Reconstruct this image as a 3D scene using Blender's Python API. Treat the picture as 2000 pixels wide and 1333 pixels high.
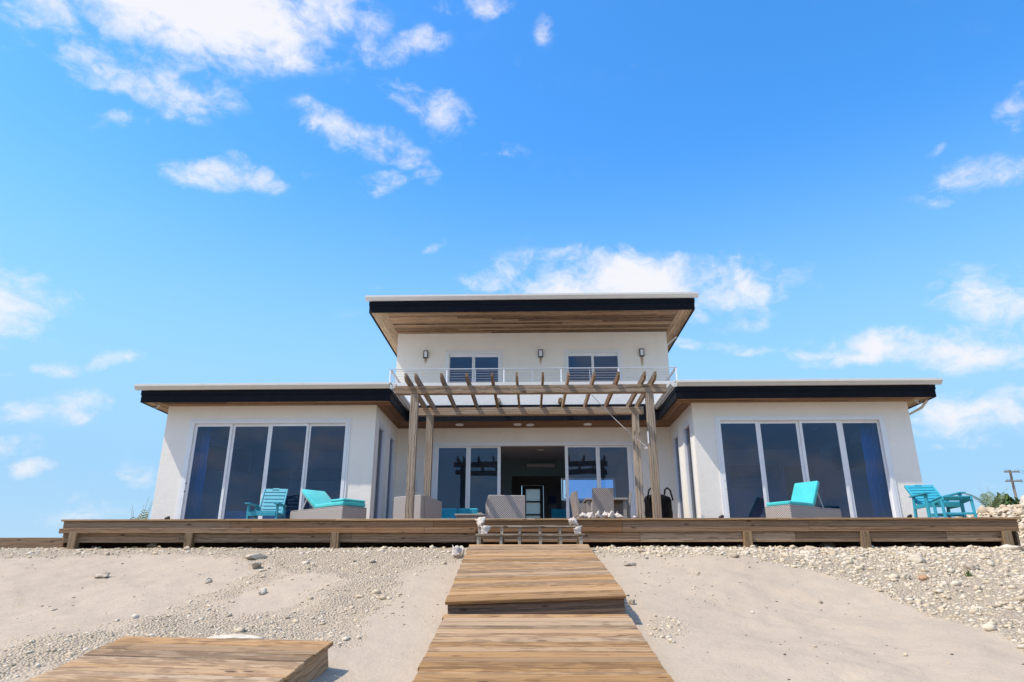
import bpy, bmesh, math, random
import numpy as np
from mathutils import Vector, Matrix, Euler
random.seed(7); rng = np.random.default_rng(7)
R = math.radians
S = bpy.context.scene
for o in list(bpy.data.objects): bpy.data.objects.remove(o)
COL = S.collection

# ------------------------------------------------------------ camera
cd = bpy.data.cameras.new('camera'); cam = bpy.data.objects.new('camera', cd); COL.objects.link(cam)
cd.sensor_width = 36; cd.lens = 36 * 1333 / 2000; cd.clip_start = .05; cd.clip_end = 20000
CZ = 1.6
cam.location = (0, 0, CZ); cam.rotation_euler = (R(90 + 19.0), 0, R(1.6))
S.camera = cam
S.view_settings.view_transform = 'Standard'; S.view_settings.look = 'None'
S.view_settings.exposure = EXPO = 1.27; S.view_settings.gamma = 1
S.view_settings.use_curve_mapping = False
S.cycles.max_bounces = 8; S.cycles.transparent_max_bounces = 12
S.cycles.diffuse_bounces = 4

# ------------------------------------------------------------ node helpers
class NT:
    def __init__(s, tree): s.t = tree; s.n = tree.nodes; s.l = tree.links
    def new(s, typ, **kw):
        n = s.n.new(typ); ins = kw.pop('ins', {})
        for k, v in kw.items(): setattr(n, k, v)
        for k, v in ins.items(): s.put(n, k, v)
        return n
    def put(s, n, k, v):
        sock = n.inputs[k]
        if isinstance(v, bpy.types.NodeSocket): s.l.new(v, sock)
        elif isinstance(v, (tuple, list)) and sock.type == 'RGBA' and len(v) == 3: sock.default_value = (*v, 1)
        else: sock.default_value = v
    def math(s, op, a, b=0., c=0., clamp=False):
        n = s.n.new('ShaderNodeMath'); n.operation = op; n.use_clamp = clamp
        s.put(n, 0, a); s.put(n, 1, b); s.put(n, 2, c); return n.outputs[0]
    def noise(s, vec, scale, detail=4, rough=.55, out=0, dist=0.):
        n = s.new('ShaderNodeTexNoise', ins={'Scale': scale, 'Detail': detail, 'Roughness': rough, 'Distortion': dist})
        if vec is not None: s.l.new(vec, n.inputs['Vector'])
        return n.outputs[out]
    def mapr(s, v, a, b, c=0., d=1., smooth=False):
        n = s.new('ShaderNodeMapRange', ins={0: v, 1: a, 2: b, 3: c, 4: d})
        n.interpolation_type = 'SMOOTHSTEP' if smooth else 'LINEAR'; return n.outputs[0]
    def mix(s, f, a, b, mode='MIX'):
        n = s.n.new('ShaderNodeMix'); n.data_type = 'RGBA'; n.blend_type = mode
        s.put(n, 0, f); s.put(n, 6, a); s.put(n, 7, b); return n.outputs[2]
    def mapping(s, vec, scale=(1, 1, 1), loc=(0, 0, 0), rot=(0, 0, 0), typ='POINT'):
        n = s.new('ShaderNodeMapping', vector_type=typ)
        s.put(n, 'Scale', scale); s.put(n, 'Location', loc); s.put(n, 'Rotation', rot)
        s.l.new(vec, n.inputs['Vector']); return n.outputs[0]

# ------------------------------------------------------------ world: sky with clouds
SUN = Vector((-.60, -.28, 1.0)).normalized()
el = math.asin(SUN.z); az = math.atan2(SUN.x, SUN.y)
W = bpy.data.worlds.new('World'); S.world = W; W.use_nodes = True; W.cycles.sampling_method = 'MANUAL'; W.cycles.sample_map_resolution = 512
w = NT(W.node_tree); w.n.clear()
wout = w.n.new('ShaderNodeOutputWorld'); bg = w.n.new('ShaderNodeBackground'); w.l.new(bg.outputs[0], wout.inputs[0])
sky = w.new('ShaderNodeTexSky', sky_type='NISHITA', sun_disc=False, sun_elevation=el, sun_rotation=az,
            altitude=0, air_density=1.0, dust_density=.6, ozone_density=3.0)
hsv = w.new('ShaderNodeHueSaturation', ins={'Saturation': 1.33, 'Value': .925, 'Color': sky.outputs[0]})
tc = w.n.new('ShaderNodeTexCoord'); D = tc.outputs['Generated']
F_ = 1333.; PT = R(19.0); YW = R(1.6)
def sky_dir(px, py):
    u = (px - 1000) / F_; v = (666.5 - py) / F_
    f = math.cos(PT) - v * math.sin(PT); z = math.sin(PT) + v * math.cos(PT)
    return Vector((u * math.cos(YW) - f * math.sin(YW), u * math.sin(YW) + f * math.cos(YW), z)).normalized()
# cloud list: direction (given by azimuth-like grid of the sky), angular half sizes, tilt in degrees, density
CL = [(380,0,240,78,0,2.2),(500,35,130,45,10,1.5),(400,70,60,40,0,1.0),(130,15,130,42,8,1.2),(560,80,60,42,-35,.85),(310,165,115,36,0,1.15),(270,120,150,36,0,.7),(400,110,60,30,0,.5),
 (235,232,55,18,-15,.62),(790,98,78,32,-22,.8),(690,58,50,24,0,.42),(430,335,92,30,6,.95),(460,315,40,24,20,.6),(700,265,98,30,22,.95),
 (800,190,75,27,15,.9),(872,225,45,42,20,.8),(600,330,40,16,0,.28),(815,308,42,16,0,.62),(735,362,58,18,-8,.78),(845,345,30,20,-20,.6),
 (960,290,65,16,0,.42),(940,12,65,22,0,.8),(1065,65,22,42,-15,.42),(1018,128,18,9,0,.5),(1225,128,20,12,0,.28),
 (1210,560,235,56,0,1.5),(1060,530,70,30,0,1.0),(1385,500,65,9,6,.6),(1420,585,55,24,10,1.0),(1440,636,52,14,-12,.6),
 (866,478,28,9,-25,.6),(895,538,24,8,0,.55),(745,566,22,8,10,.45),(840,560,16,6,0,.35),(1915,345,88,26,-18,.95),(1995,215,28,32,0,.85),
 (1840,300,26,10,-40,.4),(1950,575,90,48,15,1.3),(2010,600,70,60,0,1.2),(1812,680,130,32,0,1.7),(1665,702,85,14,0,1.0),(1520,688,220,10,2,.95),
 (1905,815,135,38,0,1.2),(1985,780,50,28,0,1.0),(1880,872,62,10,-15,.38),(0,585,95,70,0,1.4),(60,660,28,12,-10,.7),
 (165,718,95,16,-8,.9),(45,738,38,8,0,.5),(150,795,66,28,-8,1.0),(50,800,100,24,5,1.0),(10,878,55,16,0,.8),(50,912,40,12,0,.7),
 (180,960,330,50,2,.36),(0,1010,25,25,0,.55),(1800,985,300,30,0,.3),(1930,950,60,12,-8,.3),(440,632,18,10,0,.32),(690,610,60,16,0,.25)]
# clouds out of the frame are denser, added to brighten the shaded walls
rc = random.Random(3)
warpn = w.noise(w.mapping(D, (1, 1, 1.3)), 9.0, 3, .5, out=1)
wv = w.new('ShaderNodeVectorMath', operation='MULTIPLY_ADD'); w.l.new(warpn, wv.inputs[0])
wv.inputs[1].default_value = (.06, .06, .05); 
wo = w.new('ShaderNodeVectorMath', operation='SUBTRACT'); w.l.new(D, wo.inputs[0]); wo.inputs[1].default_value = (.03, .03, .025)
w.l.new(wo.outputs[0], wv.inputs[2]); DW = wv.outputs[0]
acc = None
def cloud(c, rx, ry, tilt, dens):
    global acc
    xa = Vector((0, 0, 1)).cross(c) * -1; xa.normalize(); za = xa.cross(c); za.normalize()
    M = Matrix((xa, c, za)).transposed()
    M = M @ Matrix.Rotation(R(-tilt), 3, 'Y').transposed()
    m = w.mapping(DW, (rx, 1.0, ry), c, M.to_euler('XYZ'), 'TEXTURE')
    ln = w.new('ShaderNodeVectorMath', operation='LENGTH'); w.l.new(m, ln.inputs[0])
    v = w.mapr(ln.outputs['Value'], 1.75, 0.1, 0, dens, True)
    acc = v if acc is None else w.math('SMOOTH_MAX', acc, v, .12)
for (px, py, rx, ry, t, dn) in CL:
    c = sky_dir(px, py)
    k = 1 / (F_ * math.sqrt(1 + ((px - 1000) / F_) ** 2 + ((666.5 - py) / F_) ** 2))
    t -= math.degrees(math.atan2(1000 - px, py + 3200))   # level in the sky, not in the picture
    cloud(c, rx * k * 1.1, ry * k * 1.15, t, dn)
gen = w.noise(w.mapping(D, (1, 1, 2.6)), 2.6, 6, .6)
behind = w.new('ShaderNodeSeparateXYZ'); w.l.new(D, behind.inputs[0])
genm = w.math('MULTIPLY', w.mapr(gen, .43, .59, 0, 1.2, True), w.mapr(behind.outputs['Y'], .25, -.05, 0, 1, True))  # extra unseen cloud cover behind the camera, added as fill light
acc = w.math('MAXIMUM', acc, genm)
cw = w.n.new('ShaderNodeVectorMath'); cw.operation = 'MULTIPLY_ADD'; w.l.new(w.noise(w.mapping(D, (1, 1, 1.2), (5, 2, 1)), 14.0, 4, .55, out=1), cw.inputs[0])
cw.inputs[1].default_value = (.07, .07, .05); w.l.new(D, cw.inputs[2])
fb = w.noise(w.mapping(cw.outputs[0], (1, 1, 1.7)), 13.0, 12, .60)
fbr = w.noise(w.mapping(cw.outputs[0], (1, 1, 1.3), (2, 7, 4)), 34.0, 6, .6)
fb = w.math('ADD', w.math('MULTIPLY', fb, .78), w.math('MULTIPLY', fbr, .22))
fb2 = w.noise(w.mapping(D, (1, 1, 1.5), (3, 1, 2)), 5.0, 4, .5)
fld = w.math('ADD', acc, w.math('MULTIPLY', w.math('SUBTRACT', fb, .53), 5.0))
fld = w.math('MULTIPLY', fld, w.mapr(acc, .0, .35, 0, 1, True))
alpha = w.math('POWER', w.mapr(fld, .0, 1.65, 0, 1, True), 1.05)
alpha = w.math('MULTIPLY', alpha, .97)
shade = w.mapr(w.math('ADD', fb2, w.math('MULTIPLY', fb, .5)), .55, .95, .86, 1.0)
ccol = w.mix(shade, (2.0, 2.1, 2.4), (2.62, 2.62, 2.72))
hz = w.mapr(behind.outputs['Z'], .58, .12, 0, 1, True)
skyb = w.mix(w.math('MULTIPLY', hz, 1.0), hsv.outputs[0], (1.05, 1.88, 2.72))
skyb = w.mix(w.mapr(behind.outputs['Z'], .15, .0, 0, .8, True), skyb, (1.45, 2.08, 2.6))
skyc = w.mix(alpha, skyb, ccol)
w.l.new(skyc, bg.inputs['Color']); bg.inputs['Strength'].default_value = SKY = 0.15

# ------------------------------------------------------------ sun
sl = bpy.data.lights.new('sun', 'SUN'); sun = bpy.data.objects.new('sun', sl); COL.objects.link(sun)
sl.energy = 2.0; sl.angle = R(.53); sl.color = (1, .93, .82)
sun.rotation_euler = SUN.to_track_quat('Z', 'Y').to_euler(); sun.location = (-12, -6, 20)

# ------------------------------------------------------------ materials
def mat(name):
    m = bpy.data.materials.new(name); m.use_nodes = True; n = NT(m.node_tree)
    b = n.n['Principled BSDF']; return m, n, b
def setb(n, b, **kw):
    for k, v in kw.items(): n.put(b, k.replace('_', ' '), v)
def bump(n, b, h, strength=.3, dist=.01):
    bn = n.new('ShaderNodeBump', ins={'Height': h, 'Strength': strength, 'Distance': dist}); n.l.new(bn.outputs[0], b.inputs['Normal'])
def simple(name, col, rough=.6, metal=0., var=.12, bmp=0., scale=30, spec=.5):
    m, n, b = mat(name); t = n.n.new('ShaderNodeTexCoord')
    nz = n.noise(t.outputs['Object'], scale, 4)
    lo = tuple(c * (1 - var) for c in col); hi = tuple(min(1, c * (1 + var)) for c in col)
    setb(n, b, Base_Color=n.mix(n.mapr(nz, .3, .7), lo, hi), Roughness=rough, Metallic=metal)
    b.inputs['Specular IOR Level'].default_value = spec
    if bmp: bump(n, b, nz, bmp, .005)
    return m
def wood(name, c_main, c_grey, c_dark, grey=.5, axis='X', rough=.75, dark=.5, bump_s=.5, vary=0.):
    """weathered boards: grain along one axis of the object, each board differs"""
    m, n, b = mat(name); t = n.n.new('ShaderNodeTexCoord'); oi = n.n.new('ShaderNodeObjectInfo')
    at = n.new('ShaderNodeAttribute', attribute_name='rnd')
    off = n.new('ShaderNodeVectorMath', operation='SCALE')
    cmb = n.new('ShaderNodeCombineXYZ', ins={0: oi.outputs['Random'], 1: at.outputs['Fac'], 2: oi.outputs['Random']})
    n.l.new(cmb.outputs[0], off.inputs[0]); off.inputs[3].default_value = 60
    ad = n.new('ShaderNodeVectorMath', operation='ADD'); n.l.new(t.outputs['Object'], ad.inputs[0]); n.l.new(off.outputs[0], ad.inputs[1])
    i = 'XYZ'.index(axis)
    def sc(a, c): v = [c] * 3; v[i] = a; return tuple(v)
    g1 = n.noise(n.mapping(ad.outputs[0], sc(.55, 22)), 1.0, 6, .7, dist=.25)
    g2 = n.noise(n.mapping(ad.outputs[0], sc(1.3, 70)), 1.0, 5, .75)
    g3 = n.noise(n.mapping(ad.outputs[0], sc(.35, 6)), 1.0, 5, .6)
    wv_ = n.new('ShaderNodeTexWave', wave_type='RINGS', rings_direction=axis, ins={'Scale': 9., 'Distortion': 5., 'Detail': 3., 'Detail Scale': 1.2})
    n.l.new(n.mapping(ad.outputs[0], sc(.35, 1.0)), wv_.inputs['Vector'])
    greyf = n.math('ADD', n.mapr(g3, .35, .65, .2, .8), n.math('MULTIPLY', n.math('SUBTRACT', n.math('ADD', oi.outputs['Random'], at.outputs['Fac']), .5), 1.0))
    greyf = n.math('MULTIPLY', n.math('ADD', greyf, n.math('MULTIPLY', n.math('SUBTRACT', g1, .5), 1.6)), grey * 1.3, clamp=True)
    col = n.mix(greyf, c_main, c_grey)
    dk = n.math('MULTIPLY', n.math('ADD', n.mapr(g2, .48, .66), n.math('MULTIPLY', n.mapr(wv_.outputs[0], .62, .95), .55)), dark, clamp=True)
    col = n.mix(dk, col, c_dark)
    big = n.mapr(g1, .56, .76, 0, dark * .6)
    col = n.mix(big, col, c_dark)
    vor = n.new('ShaderNodeTexVoronoi', ins={'Scale': 1.0}); n.l.new(n.mapping(ad.outputs[0], sc(1.9, 7.0)), vor.inputs['Vector'])
    col = n.mix(n.mapr(vor.outputs['Distance'], .13, .06, 0, .85, True), col, tuple(c * .45 for c in c_dark))
    br = n.math('MULTIPLY', n.mapr(n.math('FRACT', n.math('MULTIPLY', oi.outputs['Random'], 17.3)), 0, 1, .76, 1.16), n.mapr(at.outputs['Fac'], 0, 1, 1 - vary, 1 + vary * .6))
    col = n.mix(1.0, col, n.new('ShaderNodeCombineColor', ins={0: br, 1: br, 2: br}).outputs[0], 'MULTIPLY')
    setb(n, b, Base_Color=col, Roughness=rough); b.inputs['Specular IOR Level'].default_value = .25
    bump(n, b, n.math('ADD', g2, g1), bump_s, .004)
    return m
M = {}
M['walk'] = wood('boardwalk_timber', (.41, .22, .08), (.41, .30, .195), (.11, .056, .023), .64, dark=.68)
M['rim'] = wood('deck_rim_timber', (.30, .145, .058), (.34, .235, .15), (.08, .04, .018), .55, dark=.65)
M['rimdark'] = wood('dark_rim_timber', (.15, .085, .05), (.17, .12, .085), (.05, .03, .02), .5, dark=.7)
M['perg'] = wood('pergola_timber', (.34, .22, .125), (.40, .325, .245), (.09, .058, .034), .9, 'X', dark=.75)
M['pergz'] = wood('pergola_post_timber', (.34, .22, .125), (.40, .325, .245), (.09, .058, .034), .85, 'Z', dark=.8)
M['stepgrey'] = wood('grey_step_timber', (.34, .26, .18), (.42, .36, .29), (.12, .08, .05), .9, 'Z', dark=.5)
M['pergy'] = wood('rafter_timber', (.26, .145, .07), (.31, .225, .15), (.07, .04, .022), .6, 'Y', dark=.8)
M['postz'] = wood('deck_post_timber', (.27, .15, .06), (.28, .20, .12), (.07, .04, .02), .5, 'Z', dark=.7)
M['soffx'] = wood('soffit_boards_across', (.50, .25, .11), (.37, .25, .15), (.07, .034, .016), .42, 'X', dark=1.0, bump_s=.2, vary=.7)
M['soffy'] = wood('soffit_boards_along', (.64, .40, .21), (.54, .40, .26), (.16, .085, .04), .45, 'Y', dark=.9, bump_s=.2, vary=.35)
M['soffdark'] = wood('soffit_boards_brown', (.33, .165, .085), (.30, .19, .12), (.08, .04, .02), .4, 'X', dark=.9, bump_s=.2, vary=.4)

def stucco(name, col):
    m, n, b = mat(name); t = n.n.new('ShaderNodeTexCoord'); P = t.outputs['Object']
    a = n.noise(P, .9, 5, .6); c = n.noise(P, 38, 5, .7); st = n.noise(n.mapping(P, (3., 3., .35)), 1.3, 5, .6)
    v = n.mix(n.mapr(a, .3, .7), tuple(x * .95 for x in col), col)
    v = n.mix(n.mapr(st, .58, .85, 0, .35), v, (col[0] * .80, col[1] * .77, col[2] * .70))
    tr_ = n.noise(P, 4.5, 6, .7); v = n.mix(n.mapr(tr_, .52, .78, 0, .22), v, (col[0] * .82, col[1] * .79, col[2] * .74))
    sz = n.new('ShaderNodeSeparateXYZ'); n.l.new(P, sz.inputs[0])
    base = n.math('MULTIPLY', n.mapr(sz.outputs[2], 1.0, .45, 0, 1), n.mapr(tr_, .35, .65, .2, 1)); v = n.mix(n.math('MULTIPLY', base, .25), v, (.46, .40, .32))
    setb(n, b, Base_Color=v, Roughness=.9); b.inputs['Specular IOR Level'].default_value = .2
    bump(n, b, n.math('ADD', c, n.math('MULTIPLY', tr_, .9)), .6, .012); return m
M['stucco'] = stucco('white_stucco', (.875, .825, .735))
M['parapet'] = stucco('parapet_render', (.76, .74, .70))
M['inwall'] = simple('interior_paint', (.48, .49, .50), .8)
M['ingreen'] = simple('interior_green_paint', (.15, .205, .185), .8)
M['inbrown'] = simple('interior_taupe_paint', (.26, .24, .22), .8)
M['ceil'] = simple('interior_ceiling_paint', (.42, .42, .41), .8)
M['tile'] = simple('interior_floor_tile', (.35, .33, .30), .35)
M['navy'] = simple('black_painted_fascia', (.006, .0065, .010), .6, var=.3, scale=6, bmp=.15, spec=.12)
M['gutter'] = simple('white_gutter_metal', (.66, .63, .575), .4, var=.04, scale=4)
M['alu'] = simple('white_window_aluminium', (.77, .775, .77), .4, var=.03, scale=5)
M['steel'] = simple('balcony_rail_metal', (.50, .51, .52), .35, .3, var=.04)
M['cable'] = simple('cable_metal', (.55, .57, .6), .3, .8)
M['black'] = simple('black_metal', (.02, .02, .022), .4)
M['frost'] = simple('frosted_lamp_glass', (.78, .79, .8), .3, var=.02)
M['aqua'] = None
def cushion(name, col):
    m, n, b = mat(name); t = n.n.new('ShaderNodeTexCoord'); P = t.outputs['Object']
    a = n.noise(P, 3.5, 3, .5); c = n.noise(n.mapping(P, (2, 9, 2)), 2.2, 3, .5); f = n.noise(P, 240, 2)
    setb(n, b, Base_Color=n.mix(n.mapr(n.noise(P, 2.2, 5, .65), .35, .7), tuple(x * .85 for x in col), tuple(min(1, x * 1.05 + .02) for x in col)), Roughness=.9)
    b.inputs['Sheen Weight'].default_value = .2
    bump(n, b, n.math('ADD', c, n.math('MULTIPLY', f, .06)), .6, .02); return m
M['aqua'] = cushion('aqua_cushion_fabric', (.045, .50, .50))
M['teal'] = cushion('teal_cushion_fabric', (.015, .30, .40))
M['blue'] = simple('turquoise_plastic_lumber', (.035, .33, .42), .5, var=.07, scale=9)
M['curtain'] = simple('blue_curtain_fabric', (.004, .36, .52), .9)
M['navyfab'] = simple('navy_sofa_fabric', (.012, .035, .06), .9)
M['paintblue'] = simple('seascape_canvas', (.02, .06, .16), .6, var=.4, scale=3)
M['doorglass'] = None
def wicker(name, col):
    m, n, b = mat(name); t = n.n.new('ShaderNodeTexCoord'); P = t.outputs['Object']; g = n.n.new('ShaderNodeNewGeometry')
    sp = n.new('ShaderNodeSeparateXYZ'); n.l.new(P, sp.inputs[0])
    h = n.math('ADD', sp.outputs[0], sp.outputs[1])
    a = n.math('SINE', n.math('MULTIPLY', h, 2 * math.pi / .052)); z = n.math('SINE', n.math('MULTIPLY', sp.outputs[2], 2 * math.pi / .046))
    wv2 = n.math('MULTIPLY', a, z); nz = n.noise(P, 14, 3)
    hh = n.mapr(wv2, -.8, .8)
    c = n.mix(hh, tuple(x * .50 for x in col), tuple(min(1, x * 1.22) for x in col))
    c = n.mix(n.mapr(nz, .35, .7, 0, .3), c, tuple(x * .7 for x in col))
    setb(n, b, Base_Color=c, Roughness=.55); bump(n, b, hh, .8, .008); return m
M['wick'] = wicker('grey_wicker', (.40, .355, .325))
M['shell'] = simple('bleached_conch_shell', (.56, .475, .40), .6, var=.12, scale=22, bmp=.5)
M['shellin'] = simple('pink_shell', (.66, .44, .38), .5, var=.2, scale=12)
M['cover'] = simple('black_grill_cover', (.008, .008, .009), .75, var=.4, scale=8, bmp=.4, spec=.08)
M['white'] = simple('white_plastic', (.74, .72, .69), .5, var=.04)
M['concrete'] = simple('pale_concrete', (.45, .43, .40), .9, bmp=.3)
M['polew'] = wood('utility_pole_wood', (.22, .18, .14), (.30, .27, .23), (.08, .06, .05), .6, 'Z')
M['drum'] = simple('grey_blue_metal', (.25, .32, .38), .5)

def glassmat(name, tint, refl, rough=.0):
    m, n, b = mat(name); n.n.remove(b)
    tr = n.new('ShaderNodeBsdfTransparent', ins={0: tint}); gl = n.new('ShaderNodeBsdfGlossy', ins={0: (.92, .95, 1.0), 'Roughness': rough})
    fr = n.new('ShaderNodeFresnel', ins={'IOR': 1.38}); f = n.math('ADD', fr.outputs[0], refl - .025)
    tcg = n.n.new('ShaderNodeTexCoord'); hz_ = n.noise(n.mapping(tcg.outputs['Object'], (1.2, 1.2, .6)), 1.6, 5, .6); bw = n.new('ShaderNodeBump', ins={'Height': n.noise(tcg.outputs['Object'], .8, 1), 'Strength': .12, 'Distance': .05}); n.l.new(bw.outputs[0], gl.inputs['Normal'])
    dfz = n.new('ShaderNodeBsdfDiffuse', ins={0: (.6, .62, .64)}); mh = n.new('ShaderNodeMixShader', ins={0: n.mapr(hz_, .4, .75, 0, .025)}); n.l.new(tr.outputs[0], mh.inputs[1]); n.l.new(dfz.outputs[0], mh.inputs[2])
    mx = n.n.new('ShaderNodeMixShader'); n.l.new(f, mx.inputs[0]); n.l.new(mh.outputs[0], mx.inputs[1]); n.l.new(gl.outputs[0], mx.inputs[2])
    n.l.new(mx.outputs[0], n.n['Material Output'].inputs[0]); return m
M['glass'] = glassmat('tinted_window_glass', (.56, .70, .92), .042)
M['clear'] = glassmat('clear_rear_glass', (.9, .93, .95), .05)
m_, n_, b_ = mat('frosted_door_glass'); n_.n.remove(b_)
tl = n_.new('ShaderNodeBsdfTranslucent', ins={0: (.85, .9, .85)}); df = n_.new('ShaderNodeBsdfDiffuse', ins={0: (.5, .5, .5)})
mx_ = n_.new('ShaderNodeMixShader', ins={0: .3}); n_.l.new(tl.outputs[0], mx_.inputs[1]); n_.l.new(df.outputs[0], mx_.inputs[2]); n_.l.new(mx_.outputs[0], n_.n['Material Output'].inputs[0])
M['doorglass'] = m_

def leafmat(name, col, col2):
    m, n, b = mat(name); g = n.n.new('ShaderNodeNewGeometry'); 
    setb(n, b, Base_Color=n.mix(g.outputs['Random Per Island'], col, col2), Roughness=.5)
    b.inputs['Transmission Weight'].default_value = 0
    return m
M['leaf'] = leafmat('sea_grape_leaves', (.035, .075, .018), (.11, .16, .04))
M['palm'] = leafmat('palm_leaflets', (.06, .10, .025), (.16, .19, .06))
M['palmy'] = leafmat('yellowing_palm_leaflets', (.13, .16, .05), (.30, .30, .12))
M['grass'] = leafmat('beach_grass', (.08, .13, .03), (.18, .2, .07))
M['stem'] = simple('brown_stem', (.16, .11, .07), .8)

# sand and rubble ground
m, n, b = mat('beach_sand'); t = n.n.new('ShaderNodeTexCoord'); P = t.outputs['Object']
gm = n.new('ShaderNodeAttribute', attribute_name='gravel')
c1 = n.noise(P, .55, 5, .55); c2 = n.noise(P, 6, 6, .65); c3 = n.noise(P, 160, 3, .7); sp1 = n.new('ShaderNodeTexVoronoi', ins={'Scale': 9.}); n.l.new(P, sp1.inputs['Vector'])
sand = n.mix(n.mapr(c1, .3, .7), (.44, .348, .252), (.492, .393, .287))
sand = n.mix(n.mapr(c2, .45, .75, 0, .35), sand, (.37, .29, .215))
sand = n.mix(n.mapr(c3, .35, .7, 0, .3), sand, (.33, .26, .19))
spk = n.math('MULTIPLY', n.mapr(sp1.outputs['Distance'], .10, .05), n.mapr(c2, .45, .6))
sand = n.mix(n.math('MULTIPLY', spk, .6), sand, (.20, .155, .115))
peb = n.new('ShaderNodeTexVoronoi', ins={'Scale': 42.}); n.l.new(P, peb.inputs['Vector'])
pebc = n.mix(peb.outputs['Color'], (.48, .375, .25), (.60, .485, .345))
pebc = n.mix(n.mapr(peb.outputs['Distance'], .35, .7, 0, .8), pebc, (.36, .285, .205))
setb(n, b, Base_Color=n.mix(gm.outputs['Fac'], sand, pebc), Roughness=.95); b.inputs['Specular IOR Level'].default_value = .15
hs = n.math('ADD', n.math('MULTIPLY', c2, .55), n.math('MULTIPLY', c3, .10))
hs = n.math('ADD', hs, n.math('MULTIPLY', n.noise(P, 26, 4, .6), .22))
hg = n.math('MULTIPLY', n.math('SUBTRACT', 1., peb.outputs['Distance']), .95)
hx = n.new('ShaderNodeMix', ins={0: gm.outputs['Fac'], 2: hs, 3: hg}).outputs[0]
bump(n, b, hx, .8, .05)
M['sand'] = m
m, n, b = mat('coral_rubble'); t = n.n.new('ShaderNodeTexCoord'); at = n.new('ShaderNodeAttribute', attribute_name='rnd'); oi = n.n.new('ShaderNodeObjectInfo')
nz = n.noise(t.outputs['Object'], 45, 4, .65); rr = n.math('FRACT', n.math('ADD', at.outputs['Fac'], oi.outputs['Random']))
ramp = n.n.new('ShaderNodeValToRGB'); n.l.new(rr, ramp.inputs[0]); e = ramp.color_ramp.elements
e[0].position = 0; e[0].color = (.46, .365, .25, 1); e[1].position = 1; e[1].color = (.72, .62, .48, 1)
for p_, c_ in ((.3, (.57, .45, .30, 1)), (.55, (.65, .53, .37, 1)), (.8, (.57, .49, .38, 1))): x = e.new(p_); x.color = c_
setb(n, b, Base_Color=n.mix(n.mapr(nz, .4, .75, 0, .5), ramp.outputs[0], (.42, .35, .26)), Roughness=.95); b.inputs['Specular IOR Level'].default_value = .2
bump(n, b, nz, .7, .008); M['stone'] = m
M['rockgrey'] = simple('grey_limestone', (.39, .32, .24), .95, var=.4, scale=18, bmp=.8, spec=.2)
M['rockbrown'] = simple('tan_sandstone', (.40, .23, .13), .95, var=.3, scale=18, bmp=.8, spec=.2)
M['rockpale'] = simple('pale_limestone', (.56, .48, .37), .95, var=.2, scale=14, bmp=.8, spec=.2)
m, n, b = mat('sea_water'); t = n.n.new('ShaderNodeTexCoord')
setb(n, b, Base_Color=(.01, .09, .12), Roughness=.12); bump(n, b, n.noise(t.outputs['Object'], .8, 6), .5, .3); M['sea'] = m

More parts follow.
